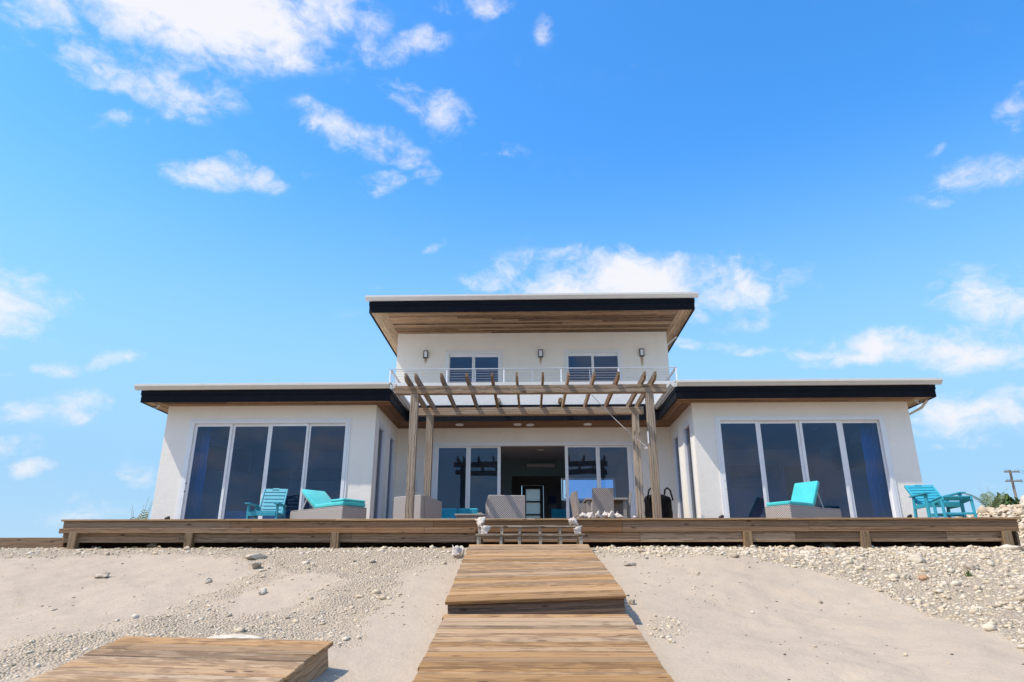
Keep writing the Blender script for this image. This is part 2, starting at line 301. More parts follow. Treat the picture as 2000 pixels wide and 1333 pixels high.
# ------------------------------------------------------------ mesh builders
def tagk(o, **kw):
    for k, v in kw.items():
        if v is not None: o[k] = v
    return o
def link(name, me, m=None, parent=None, loc=None):
    o = bpy.data.objects.new(name, me); COL.objects.link(o)
    if m and not me.materials: me.materials.append(m)
    if parent: o.parent = parent
    if loc is not None: o.location = loc
    return o
def thing(name, label, cat, loc=(0, 0, 0), rot=(0, 0, 0), group=None):
    o = bpy.data.objects.new(name, None); COL.objects.link(o); o.location = loc; o.rotation_euler = rot
    o.empty_display_size = .2
    return tagk(o, label=label, category=cat, group=group)
class MB:
    def __init__(s, org=(0, 0, 0)): s.bm = bmesh.new(); s.o = Vector(org); s.rl = s.bm.faces.layers.float.new('rnd')
    def _r(s, fs):
        r = random.random()
        for f in fs: f[s.rl] = r
    def box(s, x0, x1, y0, y1, z0, z1, bev=0.):
        vs = [s.bm.verts.new(Vector(p) - s.o) for p in ((x0,y0,z0),(x1,y0,z0),(x1,y1,z0),(x0,y1,z0),(x0,y0,z1),(x1,y0,z1),(x1,y1,z1),(x0,y1,z1))]
        fs = [s.bm.faces.new([vs[i] for i in f]) for f in ((3,2,1,0),(4,5,6,7),(0,1,5,4),(1,2,6,5),(2,3,7,6),(3,0,4,7))]
        s._r(fs)
        if bev: bmesh.ops.bevel(s.bm, geom=list({e for f in fs for e in f.edges}), offset=bev, segments=1, affect='EDGES', profile=.5)
        return s
    def bar(s, a, b, wx, wz, up=(0, 0, 1), bev=0.):
        """beam from a to b, wx across, wz along up"""
        a = Vector(a); b = Vector(b); d = (b - a); L = d.length; d.normalize(); up = Vector(up)
        r = d.cross(up); r.normalize(); u = r.cross(d)
        vs = []
        for p in (a, b):
            for sx, sz in ((-1,-1),(1,-1),(1,1),(-1,1)): vs.append(s.bm.verts.new(p + r * (sx * wx / 2) + u * (sz * wz / 2) - s.o))
        fs = [s.bm.faces.new([vs[i] for i in f]) for f in ((0,1,2,3),(7,6,5,4),(0,4,5,1),(1,5,6,2),(2,6,7,3),(3,7,4,0))]
        s._r(fs); bmesh.ops.recalc_face_normals(s.bm, faces=fs)
        if bev: bmesh.ops.bevel(s.bm, geom=list({e for f in fs for e in f.edges}), offset=bev, segments=1, affect='EDGES', profile=.5)
        return s
    def tube(s, pts, r, n=8):
        rings = []; pts = [Vector(p) for p in pts]
        for i, p in enumerate(pts):
            d = (pts[min(i + 1, len(pts) - 1)] - pts[max(i - 1, 0)]).normalized()
            a = d.orthogonal().normalized() if i == 0 else (pa - d * pa.dot(d)).normalized()
            pa = a; bb = d.cross(a); rr = r[i] if isinstance(r, (list, tuple)) else r
            rings.append([s.bm.verts.new(p + a * math.cos(t) * rr + bb * math.sin(t) * rr - s.o) for t in [2 * math.pi * k / n for k in range(n)]])
        fs = []
        for i in range(len(rings) - 1):
            for k in range(n): fs.append(s.bm.faces.new((rings[i][k], rings[i][(k + 1) % n], rings[i + 1][(k + 1) % n], rings[i + 1][k])))
        fs.append(s.bm.faces.new(rings[0][::-1])); fs.append(s.bm.faces.new(rings[-1])); s._r(fs); return s
    def prism(s, poly, axis, a0, a1):
        """polygon (2D) extruded along axis; poly in the other two coordinates in order"""
        def P(u, v, a): return {'x': (a, u, v), 'y': (u, a, v), 'z': (u, v, a)}[axis]
        A = [s.bm.verts.new(Vector(P(u, v, a0)) - s.o) for u, v in poly]; B = [s.bm.verts.new(Vector(P(u, v, a1)) - s.o) for u, v in poly]
        k = len(poly); fs = [s.bm.faces.new(A), s.bm.faces.new(B[::-1])]
        for i in range(k): fs.append(s.bm.faces.new((A[i], B[i], B[(i + 1) % k], A[(i + 1) % k])))
        bmesh.ops.recalc_face_normals(s.bm, faces=fs); s._r(fs); return s
    def lathe(s, prof, n=16, c=(0, 0, 0)):
        rings = [[s.bm.verts.new(Vector((c[0] + r * math.cos(2*math.pi*k/n), c[1] + r * math.sin(2*math.pi*k/n), c[2] + z)) - s.o) for k in range(n)] for r, z in prof]
        fs = []
        for i in range(len(rings) - 1):
            for k in range(n): fs.append(s.bm.faces.new((rings[i][k], rings[i][(k+1) % n], rings[i+1][(k+1) % n], rings[i+1][k])))
        fs.append(s.bm.faces.new(rings[0][::-1])); fs.append(s.bm.faces.new(rings[-1])); s._r(fs); return s
    def build(s, name, m, parent=None, bevel=0., smooth=False, label=None, kind=None, subsurf=0):
        me = bpy.data.meshes.new(name); 
        if bevel: bmesh.ops.bevel(s.bm, geom=list(s.bm.edges), offset=bevel, segments=2, affect='EDGES', profile=.6)
        s.bm.to_mesh(me); s.bm.free(); me.materials.append(m)
        if smooth:
            for p in me.polygons: p.use_smooth = True
        o = link(name, me, None, parent)
        if subsurf:
            md = o.modifiers.new('subsurf', 'SUBSURF'); md.levels = md.render_levels = subsurf
        if label: o['label'] = label
        if kind: o['kind'] = kind
        return o
_pl = {}
def plank_mesh(L, Wd, T, m, bev=.004):
    k = (round(L, 3), round(Wd, 3), round(T, 3), m.name)
    if k not in _pl:
        bm = bmesh.new(); bmesh.ops.create_cube(bm, size=1.)
        for v in bm.verts: v.co = Vector((v.co.x * L, v.co.y * Wd, v.co.z * T))
        bmesh.ops.bevel(bm, geom=list(bm.edges), offset=bev, segments=1, affect='EDGES', profile=.5)
        me = bpy.data.meshes.new('plank'); bm.to_mesh(me); bm.free(); me.materials.append(m); _pl[k] = me
    return _pl[k]
def plank(parent, L, Wd, T, loc, m, rot=(0, 0, 0), name='plank'):
    o = link(name, plank_mesh(L, Wd, T, m), None, parent, loc); o.rotation_euler = rot; return o

# ------------------------------------------------------------ terrain
YS = [-3000,-200,-60,-20,-3,0,5.3,7.3,11,12.5,14,40,4000]; ZS = [-60,-12,-4,-2.2,-.4,0,.80,1.10,1.86,2.055,2.09,2.1,2.1]
_g = rng.random((64, 64))
def vnoise(x, y, s):
    x = np.asarray(x) * s; y = np.asarray(y) * s; xi = np.floor(x).astype(int); yi = np.floor(y).astype(int); fx = x - xi; fy = y - yi
    fx = fx * fx * (3 - 2 * fx); fy = fy * fy * (3 - 2 * fy); q = lambda a, b: _g[a % 64, b % 64]
    return (q(xi, yi) * (1 - fx) + q(xi + 1, yi) * fx) * (1 - fy) + (q(xi, yi + 1) * (1 - fx) + q(xi + 1, yi + 1) * fx) * fy - .5
def inpoly(x, y, poly):
    r = np.zeros(np.shape(x), bool); j = len(poly) - 1
    for i in range(len(poly)):
        xi, yi = poly[i]; xj, yj = poly[j]
        c = ((yi > y) != (yj > y)) & (x < (xj - xi) * (y - yi) / (yj - yi + 1e-12) + xi); r ^= c; j = i
    return r
BAND = [(-40,10.9),(-9,10.9),(-6.2,11.35),(-5,11.1),(-4.2,10.6),(-2.9,10.05),(-1.95,10.2),(-1.0,10.8),(1.0,11.2),(2.3,11.15),(3.1,10.9),(3.73,10.17),(4.19,9.12),(4.25,8.07),(4.27,7.24),(4.2,6.2),(4.1,5),(40,5),(40,60),(-40,60)]
DIAG = [(-1.05,10.95),(-1.7,10.1),(-1.7,8.7),(-1.76,7.9),(-1.72,6.8),(-3.0,6.5),(-3.94,5.7),(-4.2,4.6),(-5.4,4.6),(-4.7,6.2),(-4.3,6.9),(-4.15,7.8),(-4.0,8.6),(-3.9,9.3),(-3.8,10.2),(-4.1,11.2)]
TONG = [(-3.6,8.5),(-3.45,9.9),(-2.9,10.0),(-2.45,9.5),(-2.75,8.1),(-3.3,7.6)]
PATCH = [(1.22,7.7),(1.58,7.76),(1.55,7.2),(1.32,6.8),(1.12,6.95)]
DEB = [(1.25,11.2),(2.3,11.2),(2.3,8.3),(1.9,8.2),(1.6,9.6)]
def gravel(x, y):
    x = np.asarray(x, float); y = np.asarray(y, float); acc = np.zeros_like(x)
    for k in range(4):
        a = vnoise(x + 7 * k, y + 3, 1.1) * .55 + vnoise(x, y + 9 * k, 4.) * .3 + (k - 1.5) * .06
        b = vnoise(x + 3, y + 5 * k, 1.1) * .45 + vnoise(x + 11 * k, y, 4.) * .3 - (k - 1.5) * .06
        rt = x > 2.5   # the raked edge on the right is clean
        a = np.where(rt, a * .25, a); b = np.where(rt, b * .25, b)
        v = inpoly(x + a, y + b, BAND) | (inpoly(x + a, y + b, DIAG) & ~inpoly(x + a, y + b, TONG))
        v = v.astype(float)
        v = np.maximum(v, inpoly(x + a * .4, y + b * .4, PATCH) * .55)
        v = np.maximum(v, inpoly(x + a, y + b, DEB) * .10)
        acc += v / 4
    return acc
_rd = random.Random(11); DIMPLES = []
for _k in range(5):                                   # trails of old footprints, half filled by wind
    _x, _y, _a = [(-6.5, 5.5, .5), (-2.2, 4.6, 1.7), (2.0, 5.0, 1.1), (3.2, 10.2, 3.6), (-7.5, 10.4, -.35)][_k]
    for _j in range(12):
        DIMPLES.append((_x + _rd.uniform(-.05, .05) + .14 * (_j % 2) * math.sin(_a), _y - .14 * (_j % 2) * math.cos(_a), _rd.uniform(.07, .12), _rd.uniform(.008, .022)))
        _x += .38 * math.cos(_a); _y += .38 * math.sin(_a)
for _k in range(60): DIMPLES.append((_rd.uniform(-8, 6), _rd.uniform(5, 11), _rd.uniform(.06, .22), _rd.uniform(.004, .014)))
def height(x, y):
    x = np.asarray(x, float); y = np.asarray(y, float)
    z = np.interp(y, YS, ZS)
    far = np.clip((60 - np.hypot(x, y - 10)) / 40, 0, 1)
    und = vnoise(x, y, .35) * .16 + vnoise(x + 9, y + 4, .9) * .09 + vnoise(x + 2, y + 31, 2.6) * .05 + vnoise(x, y, 6.) * .022 + vnoise(x + 5, y, 12.) * .012
    # kept even beside the boardwalk and along the deck
    lane = np.clip((np.abs(x - .05) - .95) / 1.3, 0.12, 1); und = und * lane * np.clip((12.6 - y) / 2.2, .18, 1)
    z = z + und * far
    z += .07 * np.exp(-((x + 3.4) ** 2 / 3 + (y - 6.6) ** 2 / 2))
    z -= .10 * np.exp(-((x + 1.3) ** 2 / .35 + (y - 5.6) ** 2 / 1.2))
    # sand banked clean against the rubble on the right, scooped hollow
    z += .10 * np.clip((gravel_soft(x, y)), 0, 1)
    for (dx_, dy_, dr_, dd_) in DIMPLES: z = z - dd_ * np.exp(-((x - dx_) ** 2 + ((y - dy_) / 1.3) ** 2) / dr_ ** 2) + dd_ * .45 * np.exp(-((x - dx_) ** 2 + ((y - dy_ + dr_ * 1.7) / 1.2) ** 2) / dr_ ** 2)
    # rubble mound behind the right end of the deck
    rr = np.hypot((x - 17.3) / 5.0, (y - 22) / 4.2)
    z += 1.52 * np.exp(-rr ** 4 * .6) * (1 + .10 * vnoise(x, y, 1.4))
    return z
def gravel_soft(x, y):
    xs = x - 4.6; return np.clip(xs / 1.2, 0, 1) * np.clip((10.8 - y) / 3, 0, 1) * np.clip((y - 2) / 2, 0, 1)
def zh(x, y): return float(height(np.array([x]), np.array([y]))[0])
def spaced(core, lo, hi):
    a = list(core); st = core[1] - core[0]; s = st
    while a[-1] < hi: s *= 1.22; a.append(a[-1] + s)
    b = []; s = st; v = core[0]
    while v > lo: s *= 1.22; v -= s; b.append(v)
    return np.array(b[::-1] + a)
xs = spaced(np.arange(-11, 12, .055), -4000, 4000); ys = spaced(np.arange(4.2, 13.2, .055), -250, 4000)
X, Y = np.meshgrid(xs, ys); Z = height(X, Y); G = gravel(X, Y)
G = np.where(np.hypot(X, Y - 10) > 45, 0, G)
Z = Z + G * rng.random(Z.shape) * .018 * (np.hypot(X, Y - 8) < 16)
nx, ny = len(xs), len(ys); idx = np.arange(nx * ny).reshape(ny, nx)
quads = np.stack([idx[:-1, :-1], idx[:-1, 1:], idx[1:, 1:], idx[1:, :-1]], -1).reshape(-1, 4)
def np_mesh(name, V, Fc, k, mat_, smooth=False):
    me = bpy.data.meshes.new(name); me.vertices.add(len(V)); me.vertices.foreach_set('co', V.astype(np.float32).ravel())
    me.loops.add(len(Fc) * k); me.loops.foreach_set('vertex_index', Fc.astype(np.int32).ravel())
    me.polygons.add(len(Fc)); me.polygons.foreach_set('loop_start', np.arange(0, len(Fc) * k, k, dtype=np.int32))
    if smooth: me.polygons.foreach_set('use_smooth', np.ones(len(Fc), bool))
    me.materials.append(mat_); me.update(calc_edges=True); return me
me = np_mesh('beach', np.stack([X, Y, Z], -1).reshape(-1, 3), quads, 4, M['sand'], True)
a = me.attributes.new('gravel', 'FLOAT', 'POINT'); a.data.foreach_set('value', G.astype(np.float32).ravel())
o = link('beach', me); tagk(o, kind='structure')
sb = MB().box(-6000, 6000, -9000, -60, -4.6, -3.1); o = sb.build('sea', M['sea']); o['kind'] = 'structure'

# ------------------------------------------------------------ rubble
def ico(sub):
    bm = bmesh.new(); bmesh.ops.create_icosphere(bm, subdivisions=sub, radius=1.); bm.verts.ensure_lookup_table()
    V = np.array([v.co[:] for v in bm.verts]); Fc = np.array([[v.index for v in f.verts] for f in bm.faces]); bm.free(); return V, Fc
IV, IF = ico(1)
VAR = [IV * (1 + (rng.random((len(IV), 1)) - .5) * .75) * (1 + (rng.random((1, 3)) - .5) * .6) for _ in range(14)]
def scatter(name, px, py, rad, label=None, flat=.62, sink=.25, smooth=False):
    n = len(px); pz = height(px, py); vi = rng.integers(0, len(VAR), n); V0 = np.stack(VAR)[vi]
    a = rng.random(n) * 6.283; b = (rng.random(n) - .5) * .9
    ca, sa, cb, sb_ = np.cos(a), np.sin(a), np.cos(b), np.sin(b)
    sc = rad[:, None, None] * np.stack([np.ones(n), .7 + .5 * rng.random(n), flat * (.7 + .5 * rng.random(n))], -1)[:, None, :]
    V = V0 * sc
    x, y, z = V[..., 0], V[..., 1], V[..., 2]
    y, z = y * cb[:, None] - z * sb_[:, None], y * sb_[:, None] + z * cb[:, None]
    x, y = x * ca[:, None] - y * sa[:, None], x * sa[:, None] + y * ca[:, None]
    V = np.stack([x + px[:, None], y + py[:, None], z + (pz + rad * flat * (1 - sink * 2))[:, None]], -1)
    Fc = IF[None] + (np.arange(n) * len(IV))[:, None, None]
    me = np_mesh(name, V.reshape(-1, 3), Fc.reshape(-1, 3), 3, M['stone'], smooth)
    at = me.attributes.new('rnd', 'FLOAT', 'FACE'); at.data.foreach_set('value', np.repeat(rng.random(n), len(IF)).astype(np.float32))
    o = link(name, me); return o
def clear(x, y):   # keeps the timber walkways free of stones
    t = (np.abs(x - .03) < .97) & (y < 11.1)
    u = (x + 2.63) * .98 - (y - 6.27) * .2; v = (x + 2.63) * .2 + (y - 6.27) * .98
    return ~(t | ((np.abs(u) < 1.03) & (v < .05) & (v > -3)))
N = 190000
cx = rng.uniform(-11.5, 12, N); cy = rng.uniform(4.6, 14.6, N)
dn = gravel(cx, cy); dn = dn * np.where((cx < -4.6) & (cy > 10.5), .7, 1.0)
dn = np.maximum(dn, .012 * (vnoise(cx, cy, 1.3) + .5) * 2 * (cx < -3.5))
dn = np.maximum(dn, .004)
dn = dn * np.where(cy > 12.9, .5, 1.)
keep = (rng.random(N) < dn * .50) & clear(cx, cy); cx, cy = cx[keep], cy[keep]
rad = .0088 * np.exp(rng.normal(0, .58, len(cx))) + .004
rad *= np.where(cx > 1.2, 1.3, .88) * np.where(cy > 11.9, 1.15, 1.); rad = np.minimum(rad, .06)
rad = np.where(gravel(cx, cy) < .12, rad * .7, rad)
tagk(scatter('coral_rubble', cx, cy, rad, sink=.29), kind='stuff', label='loose pale coral rubble and pebbles strewn over the sand below the deck')
mx = rng.uniform(11, 22, 20000); my = rng.uniform(15.5, 24, 20000)
mr = .034 * np.exp(rng.normal(0, .55, len(mx)))
tagk(scatter('rubble_heap', mx, my, np.minimum(mr, .3)), kind='stuff', label='heap of pale broken coral stones behind the right end of the deck')
big = rng.uniform(0, 1, 420); bx_ = np.where(big < .7, rng.uniform(1.3, 11, 420), rng.uniform(-9, -1.2, 420)); by_ = rng.uniform(11.3, 12.9, 420)
kk = clear(bx_, by_); bx_, by_ = bx_[kk], by_[kk]
tagk(scatter('loose_stones', bx_, by_, .026 * np.exp(rng.normal(0, .4, len(bx_))), sink=.2), kind='stuff', label='fist sized pale stones under the front edge of the deck')

wx = rng.uniform(-9, 8, 1500); wy = rng.uniform(4.8, 11.5, 1500); wk = (rng.random(1500) < .05 + np.clip(vnoise(wx, wy, .9) + .05, 0, 1) * 1.3) & (gravel(wx, wy) < .3) & clear(wx, wy); wx, wy = wx[wk], wy[wk]
M['wrack'] = simple('dry_seaweed', (.10, .07, .045), .9, var=.5)
wr = scatter('wrack_bits', wx, wy, .008 + .012 * rng.random(len(wx)) ** 3, flat=.28, sink=.2); wr.data.materials.clear(); wr.data.materials.append(M['wrack']); tagk(wr, kind='stuff', label='dark bits of dry seaweed and twig scattered over the sand')
RV, RF = ico(3)
def rock(x, y, rx, ry, rz, m, label, seed=0, cat='rock', name='rock', sink=.3):
    r = np.random.default_rng(seed); V = RV.copy()
    d = np.zeros(len(V))
    for f_, a_ in ((1.3, .35), (2.7, .2), (6., .08)):
        ph = r.random(3) * 6; d += a_ * np.sin(V[:, 0] * f_ * 2 + ph[0] + 2 * V[:, 1]) * np.cos(V[:, 1] * f_ * 2 + ph[1] + V[:, 2]) 
    for _ in range(13):                      # chipped facets
        nn = r.normal(size=3); nn /= np.linalg.norm(nn); t_ = V @ nn; V = V - np.clip(t_ - .60, 0, None)[:, None] * nn * .95
    V = V * (1 + d[:, None] * .62 + (r.random((len(V), 1)) - .5) * .10) * np.array([rx, ry, rz])
    me = np_mesh(name, V, RF, 3, m, False); o = link(name, me, loc=(x, y, zh(x, y) + rz * (1 - 2 * sink))); o.rotation_euler = (0, 0, r.random() * 3)
    return tagk(o, label=label, category=cat, group='larger rocks lying on the beach')
rock(-5.92, 9.78, .16, .09, .05, M['rockgrey'], 'flat pointed grey-tan rock alone on the left sand', 1)
rock(-2.75, 6.75, .34, .2, .05, M['rockpale'], 'broad pale slab of rock behind the far edge of the left platform', 2)
rock(5.01, 9.39, .085, .07, .07, M['rockbrown'], 'reddish brown rock among the rubble on the right', 3)
rock(4.85, 9.5, .10, .07, .06, M['rockpale'], 'pale tan rock touching the reddish brown rock on the right', 4)
rock(-1.12, 11.15, .10, .09, .13, M['rockpale'], 'upright white coral lump beside the top left corner of the boardwalk', 5)
rock(-4.02, 10.36, .11, .08, .08, M['rockgrey'], 'round grey rock in the rubble left of centre', 6)
rock(-4.2, 10.75, .22, .10, .06, M['rockpale'], 'long pale rock just below the deck left of centre', 7)
rock(-4.3, 9.5, .08, .06, .05, M['rockpale'], 'pale rock at the left edge of the rubble spill', 8)
rock(3.02, 10.8, .09, .05, .05, M['rockgrey'], 'dark wedge shaped rock on the sand below the deck right of centre', 9)
rock(1.41, 10.42, .09, .06, .045, M['rockgrey'], 'flat grey rock on the sand right of the upper boardwalk', 10)
rock(1.13, 8.3, .05, .045, .04, M['rockgrey'], 'small dark stone beside the boardwalk step', 11)
rock(5.3, 13.0, .20, .16, .09, M['rockgrey'], 'large grey boulder in shade under the deck right side', 12)
rock(6.9, 13.1, .26, .2, .10, M['rockgrey'], 'largest grey boulder under the deck near its right end', 13)
rock(7.95, 12.15, .3, .12, .08, M['rockpale'], 'long pale stone in front of the right corner post', 14)
rock(8.5, 12.3, .16, .13, .12, M['rockpale'], 'rounded pale stone right of the deck corner', 15)
rock(4.4, 11.6, .16, .08, .05, M['rockpale'], 'flat whitish stone on rubble below the deck right of centre', 16)
rock(5.6, 10.6, .16, .10, .09, M['rockpale'], 'cream coloured rock on the right rubble slope', 17)
rock(6.2, 10.3, .13, .10, .07, M['rockgrey'], 'grey rock on the right rubble slope near the frame edge', 18)
rock(3.4, 8.7, .035, .03, .02, M['rockgrey'], 'small dark pebble alone on the right sand', 19)
rock(15.0, 21.4, .40, .3, .24, M['rockpale'], 'large white boulder on top of the rubble heap behind the deck', 20)
rock(-3.35, 8.95, .09, .07, .05, M['rockpale'], 'cream rock at the edge of the sand tongue on the left', 21)

# ------------------------------------------------------------ boardwalk
def walk(name, label, near, far, width, nseed, roll0=0., riser=None, skirt=.20, group='sloping timber boardwalk sections'):
    n0 = Vector(near); f0 = Vector(far); d = f0 - n0; L = d.length
    rz = math.atan2(-d.x, d.y); rx = math.asin(d.z / L)
    t = thing(name, label, 'boardwalk', near, (0, 0, 0), group); t.rotation_mode = 'ZYX'
    t.rotation_mode = 'QUATERNION'; t.rotation_quaternion = (Matrix.Rotation(rz, 3, 'Z') @ Matrix.Rotation(rx, 3, 'X')).to_quaternion()
    r = random.Random(nseed); pw = .14; n = int(L / pw); pw = L / n
    for k in range(n):
        roll = roll0 * (1 - k / n)
        plank(t, width + r.choice((0, .01)), pw - .009, .036, (r.uniform(-.009, .009), (k + .5) * pw, -.018 + r.uniform(-.0025, .0015)), M['walk'],
              (r.uniform(-.006, .006), roll, r.uniform(-.0025, .0025)))
    for sx in (-1, 1):
        mb = MB().box(-L / 2 + .03, L / 2 - .03, -.019, .019, -skirt / 2, skirt / 2, .003)
        o = mb.build('side_board', M['walk'], t); o.location = (sx * (width / 2 - .045), L / 2, -.039 - skirt / 2 + (.0)); o.rotation_euler = (0, 0, R(90))
    if riser:
        o = MB().box(-width / 2 + .02, width / 2 - .02, -.02, .02, -riser / 2, riser / 2, .003).build('riser_board', M['rimdark'], t, label='dark brown riser board facing the beach')
        o.location = (0, .03, -.042 - riser / 2); o.rotation_euler = (-rx, roll0, 0)
    return t
walk('boardwalk_section', 'lower weathered boardwalk section running out of the bottom of the picture', (.085, 3.9, .66), (.04, 7.33, 1.24), 1.83, 1)
walk('boardwalk_section', 'upper boardwalk section between the dark riser board and the deck steps', (.04, 7.36, 1.388), (-.055, 11.0, 2.065), 1.83, 2, roll0=-R(1.9), riser=.20)
pa = Vector((-2.63, 6.27, 1.10)); pd = Vector((-.196, -.98, -.262))
walk('timber_platform', 'separate tilted timber platform at the lower left with one open side', tuple(pa + pd * 2.3), tuple(pa), 2.0, 3, skirt=.17, group=None)['category'] = 'platform'

# ------------------------------------------------------------ deck
ZD = 2.565
deck = thing('timber_deck', 'wide raised timber deck with brown rim boards along the front of the house', 'deck', (0, 12.5, ZD))
def dloc(x, y, z): return (x, y - 12.5, z - ZD)
X0, X1 = -8.45, 8.45
r = random.Random(5); yrow = 12.545; row = 0
while yrow < 18.83:
    if yrow < 16.0: segs = [X0, X0 + r.uniform(2.5, 4.5), r.uniform(-1, 0.6), 4 + r.uniform(-.8, .8), X1]
    else: segs = [-3.7, r.uniform(-.8, .8), 3.79]
    if row == 0: segs = [X0 - .03, -3.5, .07, 4.3, X1 + .03]
    for a0, a1 in zip(segs[:-1], segs[1:]):
        plank(deck, a1 - a0 - .006, .138, .034, dloc((a0 + a1) / 2, yrow - (.03 if row == 0 else 0), ZD - .017), M['walk'])
    yrow += .144; row += 1
def board(x0, x1, y, z0, z1, m, th=.04, name='rim_board', label=None):
    o = MB().box(-(x1 - x0) / 2, (x1 - x0) / 2, -th / 2, th / 2, -(z1 - z0) / 2, (z1 - z0) / 2, .004).build(name, m, deck, label=label)
    o.location = dloc((x0 + x1) / 2, y, (z0 + z1) / 2); return o
for a0, a1 in ((X0 + .01, -5.4), (-5.397, -1.75), (-1.747, 1.6), (1.603, 4.85), (4.853, X1 - .01)): board(a0, a1, 12.50, 2.335, 2.527, M['rim'])
for a0, a1 in ((X0 - .03, -5.0), (-4.997, -1.9), (-1.897, -.99)): board(a0, a1, 12.466, 2.322, 2.405, M['rim'], .03, label='greyer lower strip standing proud of the rim board')
for a0, a1 in ((X0 + .03, -6.3), (-6.297, -3.2), (-3.197, -1.0), (-.997, 1.9), (1.903, 4.6), (4.603, 7.2), (7.203, X1 - .2)): board(a0, a1, 12.535, 2.165, 2.331, M['rim'], name='lower_rim_board')
for sx in (X0 + .02, X1 - .02):
    o = MB().box(-1.74, 1.74, -.02, .02, -.097, .097, .004).build('side_rim_board', M['rim'], deck); o.location = dloc(sx, 14.28, 2.43); o.rotation_euler = (0, 0, R(90))
    o = MB().box(-1.74, 1.74, -.02, .02, -.12, .12, .004).build('side_rim_board', M['rim'], deck); o.location = dloc(sx, 14.28, 2.21); o.rotation_euler = (0, 0, R(90))
for px_ in (-8.2, -6.1, -3.48, 3.76, 5.78, 8.2):
    h0 = zh(px_, 12.5) - .12
    o = MB().box(-.07, .07, -.07, .07, 0, 2.333 - h0, .006).build('deck_post', M['postz'], deck); o.location = dloc(px_, 12.50, h0)
for px_ in (-7.2, -4.8, -1.6, 1.7, 4.7, 7.1):
    for py_ in (14.2, 15.8):
        h0 = zh(px_, py_) - .1
        o = MB().box(-.07, .07, -.07, .07, 0, 2.53 - h0, .006).build('deck_post', M['postz'], deck); o.location = dloc(px_, py_, h0)
for a0, a1 in ((X0 + .05, -2.8), (-2.797, 2.9), (2.903, X1 - .05)):
    o = MB().box(-(a1-a0)/2, (a1-a0)/2, -.03, .03, -.26, .21, .004).build('dark_gap_board', M['rimdark'], deck); o.location = dloc((a0 + a1) / 2, 13.3, 2.17)  # added dark boards, hide the bright wall so the gap reads as shade
for k in range(17):
    xx = -8.2 + k * 1.025
    o = MB().box(-.02, .02, 12.64, 16.0, 2.39, 2.53).build('joist', M['rimdark'], deck); o.location = (0, -12.5, -ZD); o.location.x = xx

# front steps
st = thing('deck_steps', 'narrow grey two-tread timber steps between boardwalk and deck', 'steps', (-.03, 11.5, 2.06))
def sb_(x0, x1, y0, y1, z0, z1, nm, m, lab=None):
    o = MB().box(-(x1-x0)/2, (x1-x0)/2, -(y1-y0)/2, (y1-y0)/2, -(z1-z0)/2, (z1-z0)/2, .003).build(nm, m, st, label=lab)
    o.location = ((x0+x1)/2 + .03, (y0+y1)/2 - 11.5, (z0+z1)/2 - 2.06)
sb_(-.915, .855, 11.48, 11.77, 2.213, 2.245, 'tread', M['perg']); sb_(-.90, .845, 11.80, 12.08, 2.372, 2.402, 'tread', M['perg'])
for xx in (-.87, -.50, -.20, .14, .47, .80):
    sb_(xx - .022, xx + .022, 11.50, 11.56, 2.03, 2.211, 'riser_post', M['stepgrey']); sb_(xx - .022, xx + .022, 11.82, 11.88, 2.247, 2.370, 'riser_post', M['stepgrey'])
    sb_(xx - .020, xx + .020, 11.90, 12.42, 2.10, 2.20, 'stringer', M['rimdark']) 
    sb_(xx - .021, xx + .021, 11.82, 11.88, 2.03, 2.211, 'riser_post', M['pergz'])

# left end: low bulkhead wall and the little side stairs
bw = thing('bulkhead_wall', 'low dark timber bulkhead running out of the left side of the picture', 'wall', (-12, 14.0, 2.0))
for k, (a0, a1) in enumerate(((-16, -12.8), (-12.797, -8.2))):
    o = MB().box(-(a1-a0)/2, (a1-a0)/2, -.03, .03, -.16, .16, .006).build('timber', M['rim'], bw); o.location = ((a0+a1)/2 + 12, 0, .17)
for xx in (-15, -13, -11, -9): 
    o = MB().box(-.05, .05, -.05, .05, -.3, .3, .005).build('stake', M['postz'], bw); o.location = (xx + 12, .09, .02)
ss = thing('side_stairs', 'small unpainted stair stringer leaning on the left end of the deck', 'stairs', (-8.7, 14.2, 2.1))
for yy in (-.25, .25): MB().bar((-.35, yy, 0), (.18, yy, .48), .04, .16, bev=.003).build('stringer', M['walk'], ss)
for k in range(2): MB().box(-.30 + k * .24, -.04 + k * .24, -.3, .3, .17 + k * .18, .2 + k * .18, .003).build('tread', M['walk'], ss)

# ------------------------------------------------------------ house
HO = Vector((0, 21, 2.1))
house = thing('beach_house', 'white stucco beach house with flat black edged roofs and a raised centre storey', 'house', HO)
def H(): return MB(HO)
def hb(name, m, *boxes, parent=None, bev=0., label=None):
    mb = H()
    for b_ in boxes: mb.box(*b_, bev=bev)
    return mb.build(name, m, parent or house, label=label)
ZS_ = 5.53
def wall_x(name, m, x0, x1, y0, y1, z0, z1, ops):   # wall facing the beach with openings (x0,x1,z0,z1)
    mb = H(); cur = x0
    for (a, b, c, d) in sorted(ops):
        mb.box(cur, a, y0, y1, z0, z1)
        if c > z0: mb.box(a, b, y0, y1, z0, c)
        if d < z1: mb.box(a, b, y0, y1, d, z1)
        cur = b
    mb.box(cur, x1, y0, y1, z0, z1); return mb.build(name, m, house)
def wall_y(name, m, y0, y1, x0, x1, z0, z1, ops):
    mb = H(); cur = y0
    for (a, b, c, d) in sorted(ops):
        mb.box(x0, x1, cur, a, z0, z1)
        if c > z0: mb.box(x0, x1, a, b, z0, c)
        if d < z1: mb.box(x0, x1, a, b, d, z1)
        cur = b
    mb.box(x0, x1, cur, y1, z0, z1); return mb.build(name, m, house)
FZ = 2.56; HD = 5.15
LW = (-8.86, -3.74); RW = (3.86, 8.96); YW_ = 16.1; YM = 18.9; YB = 25.5
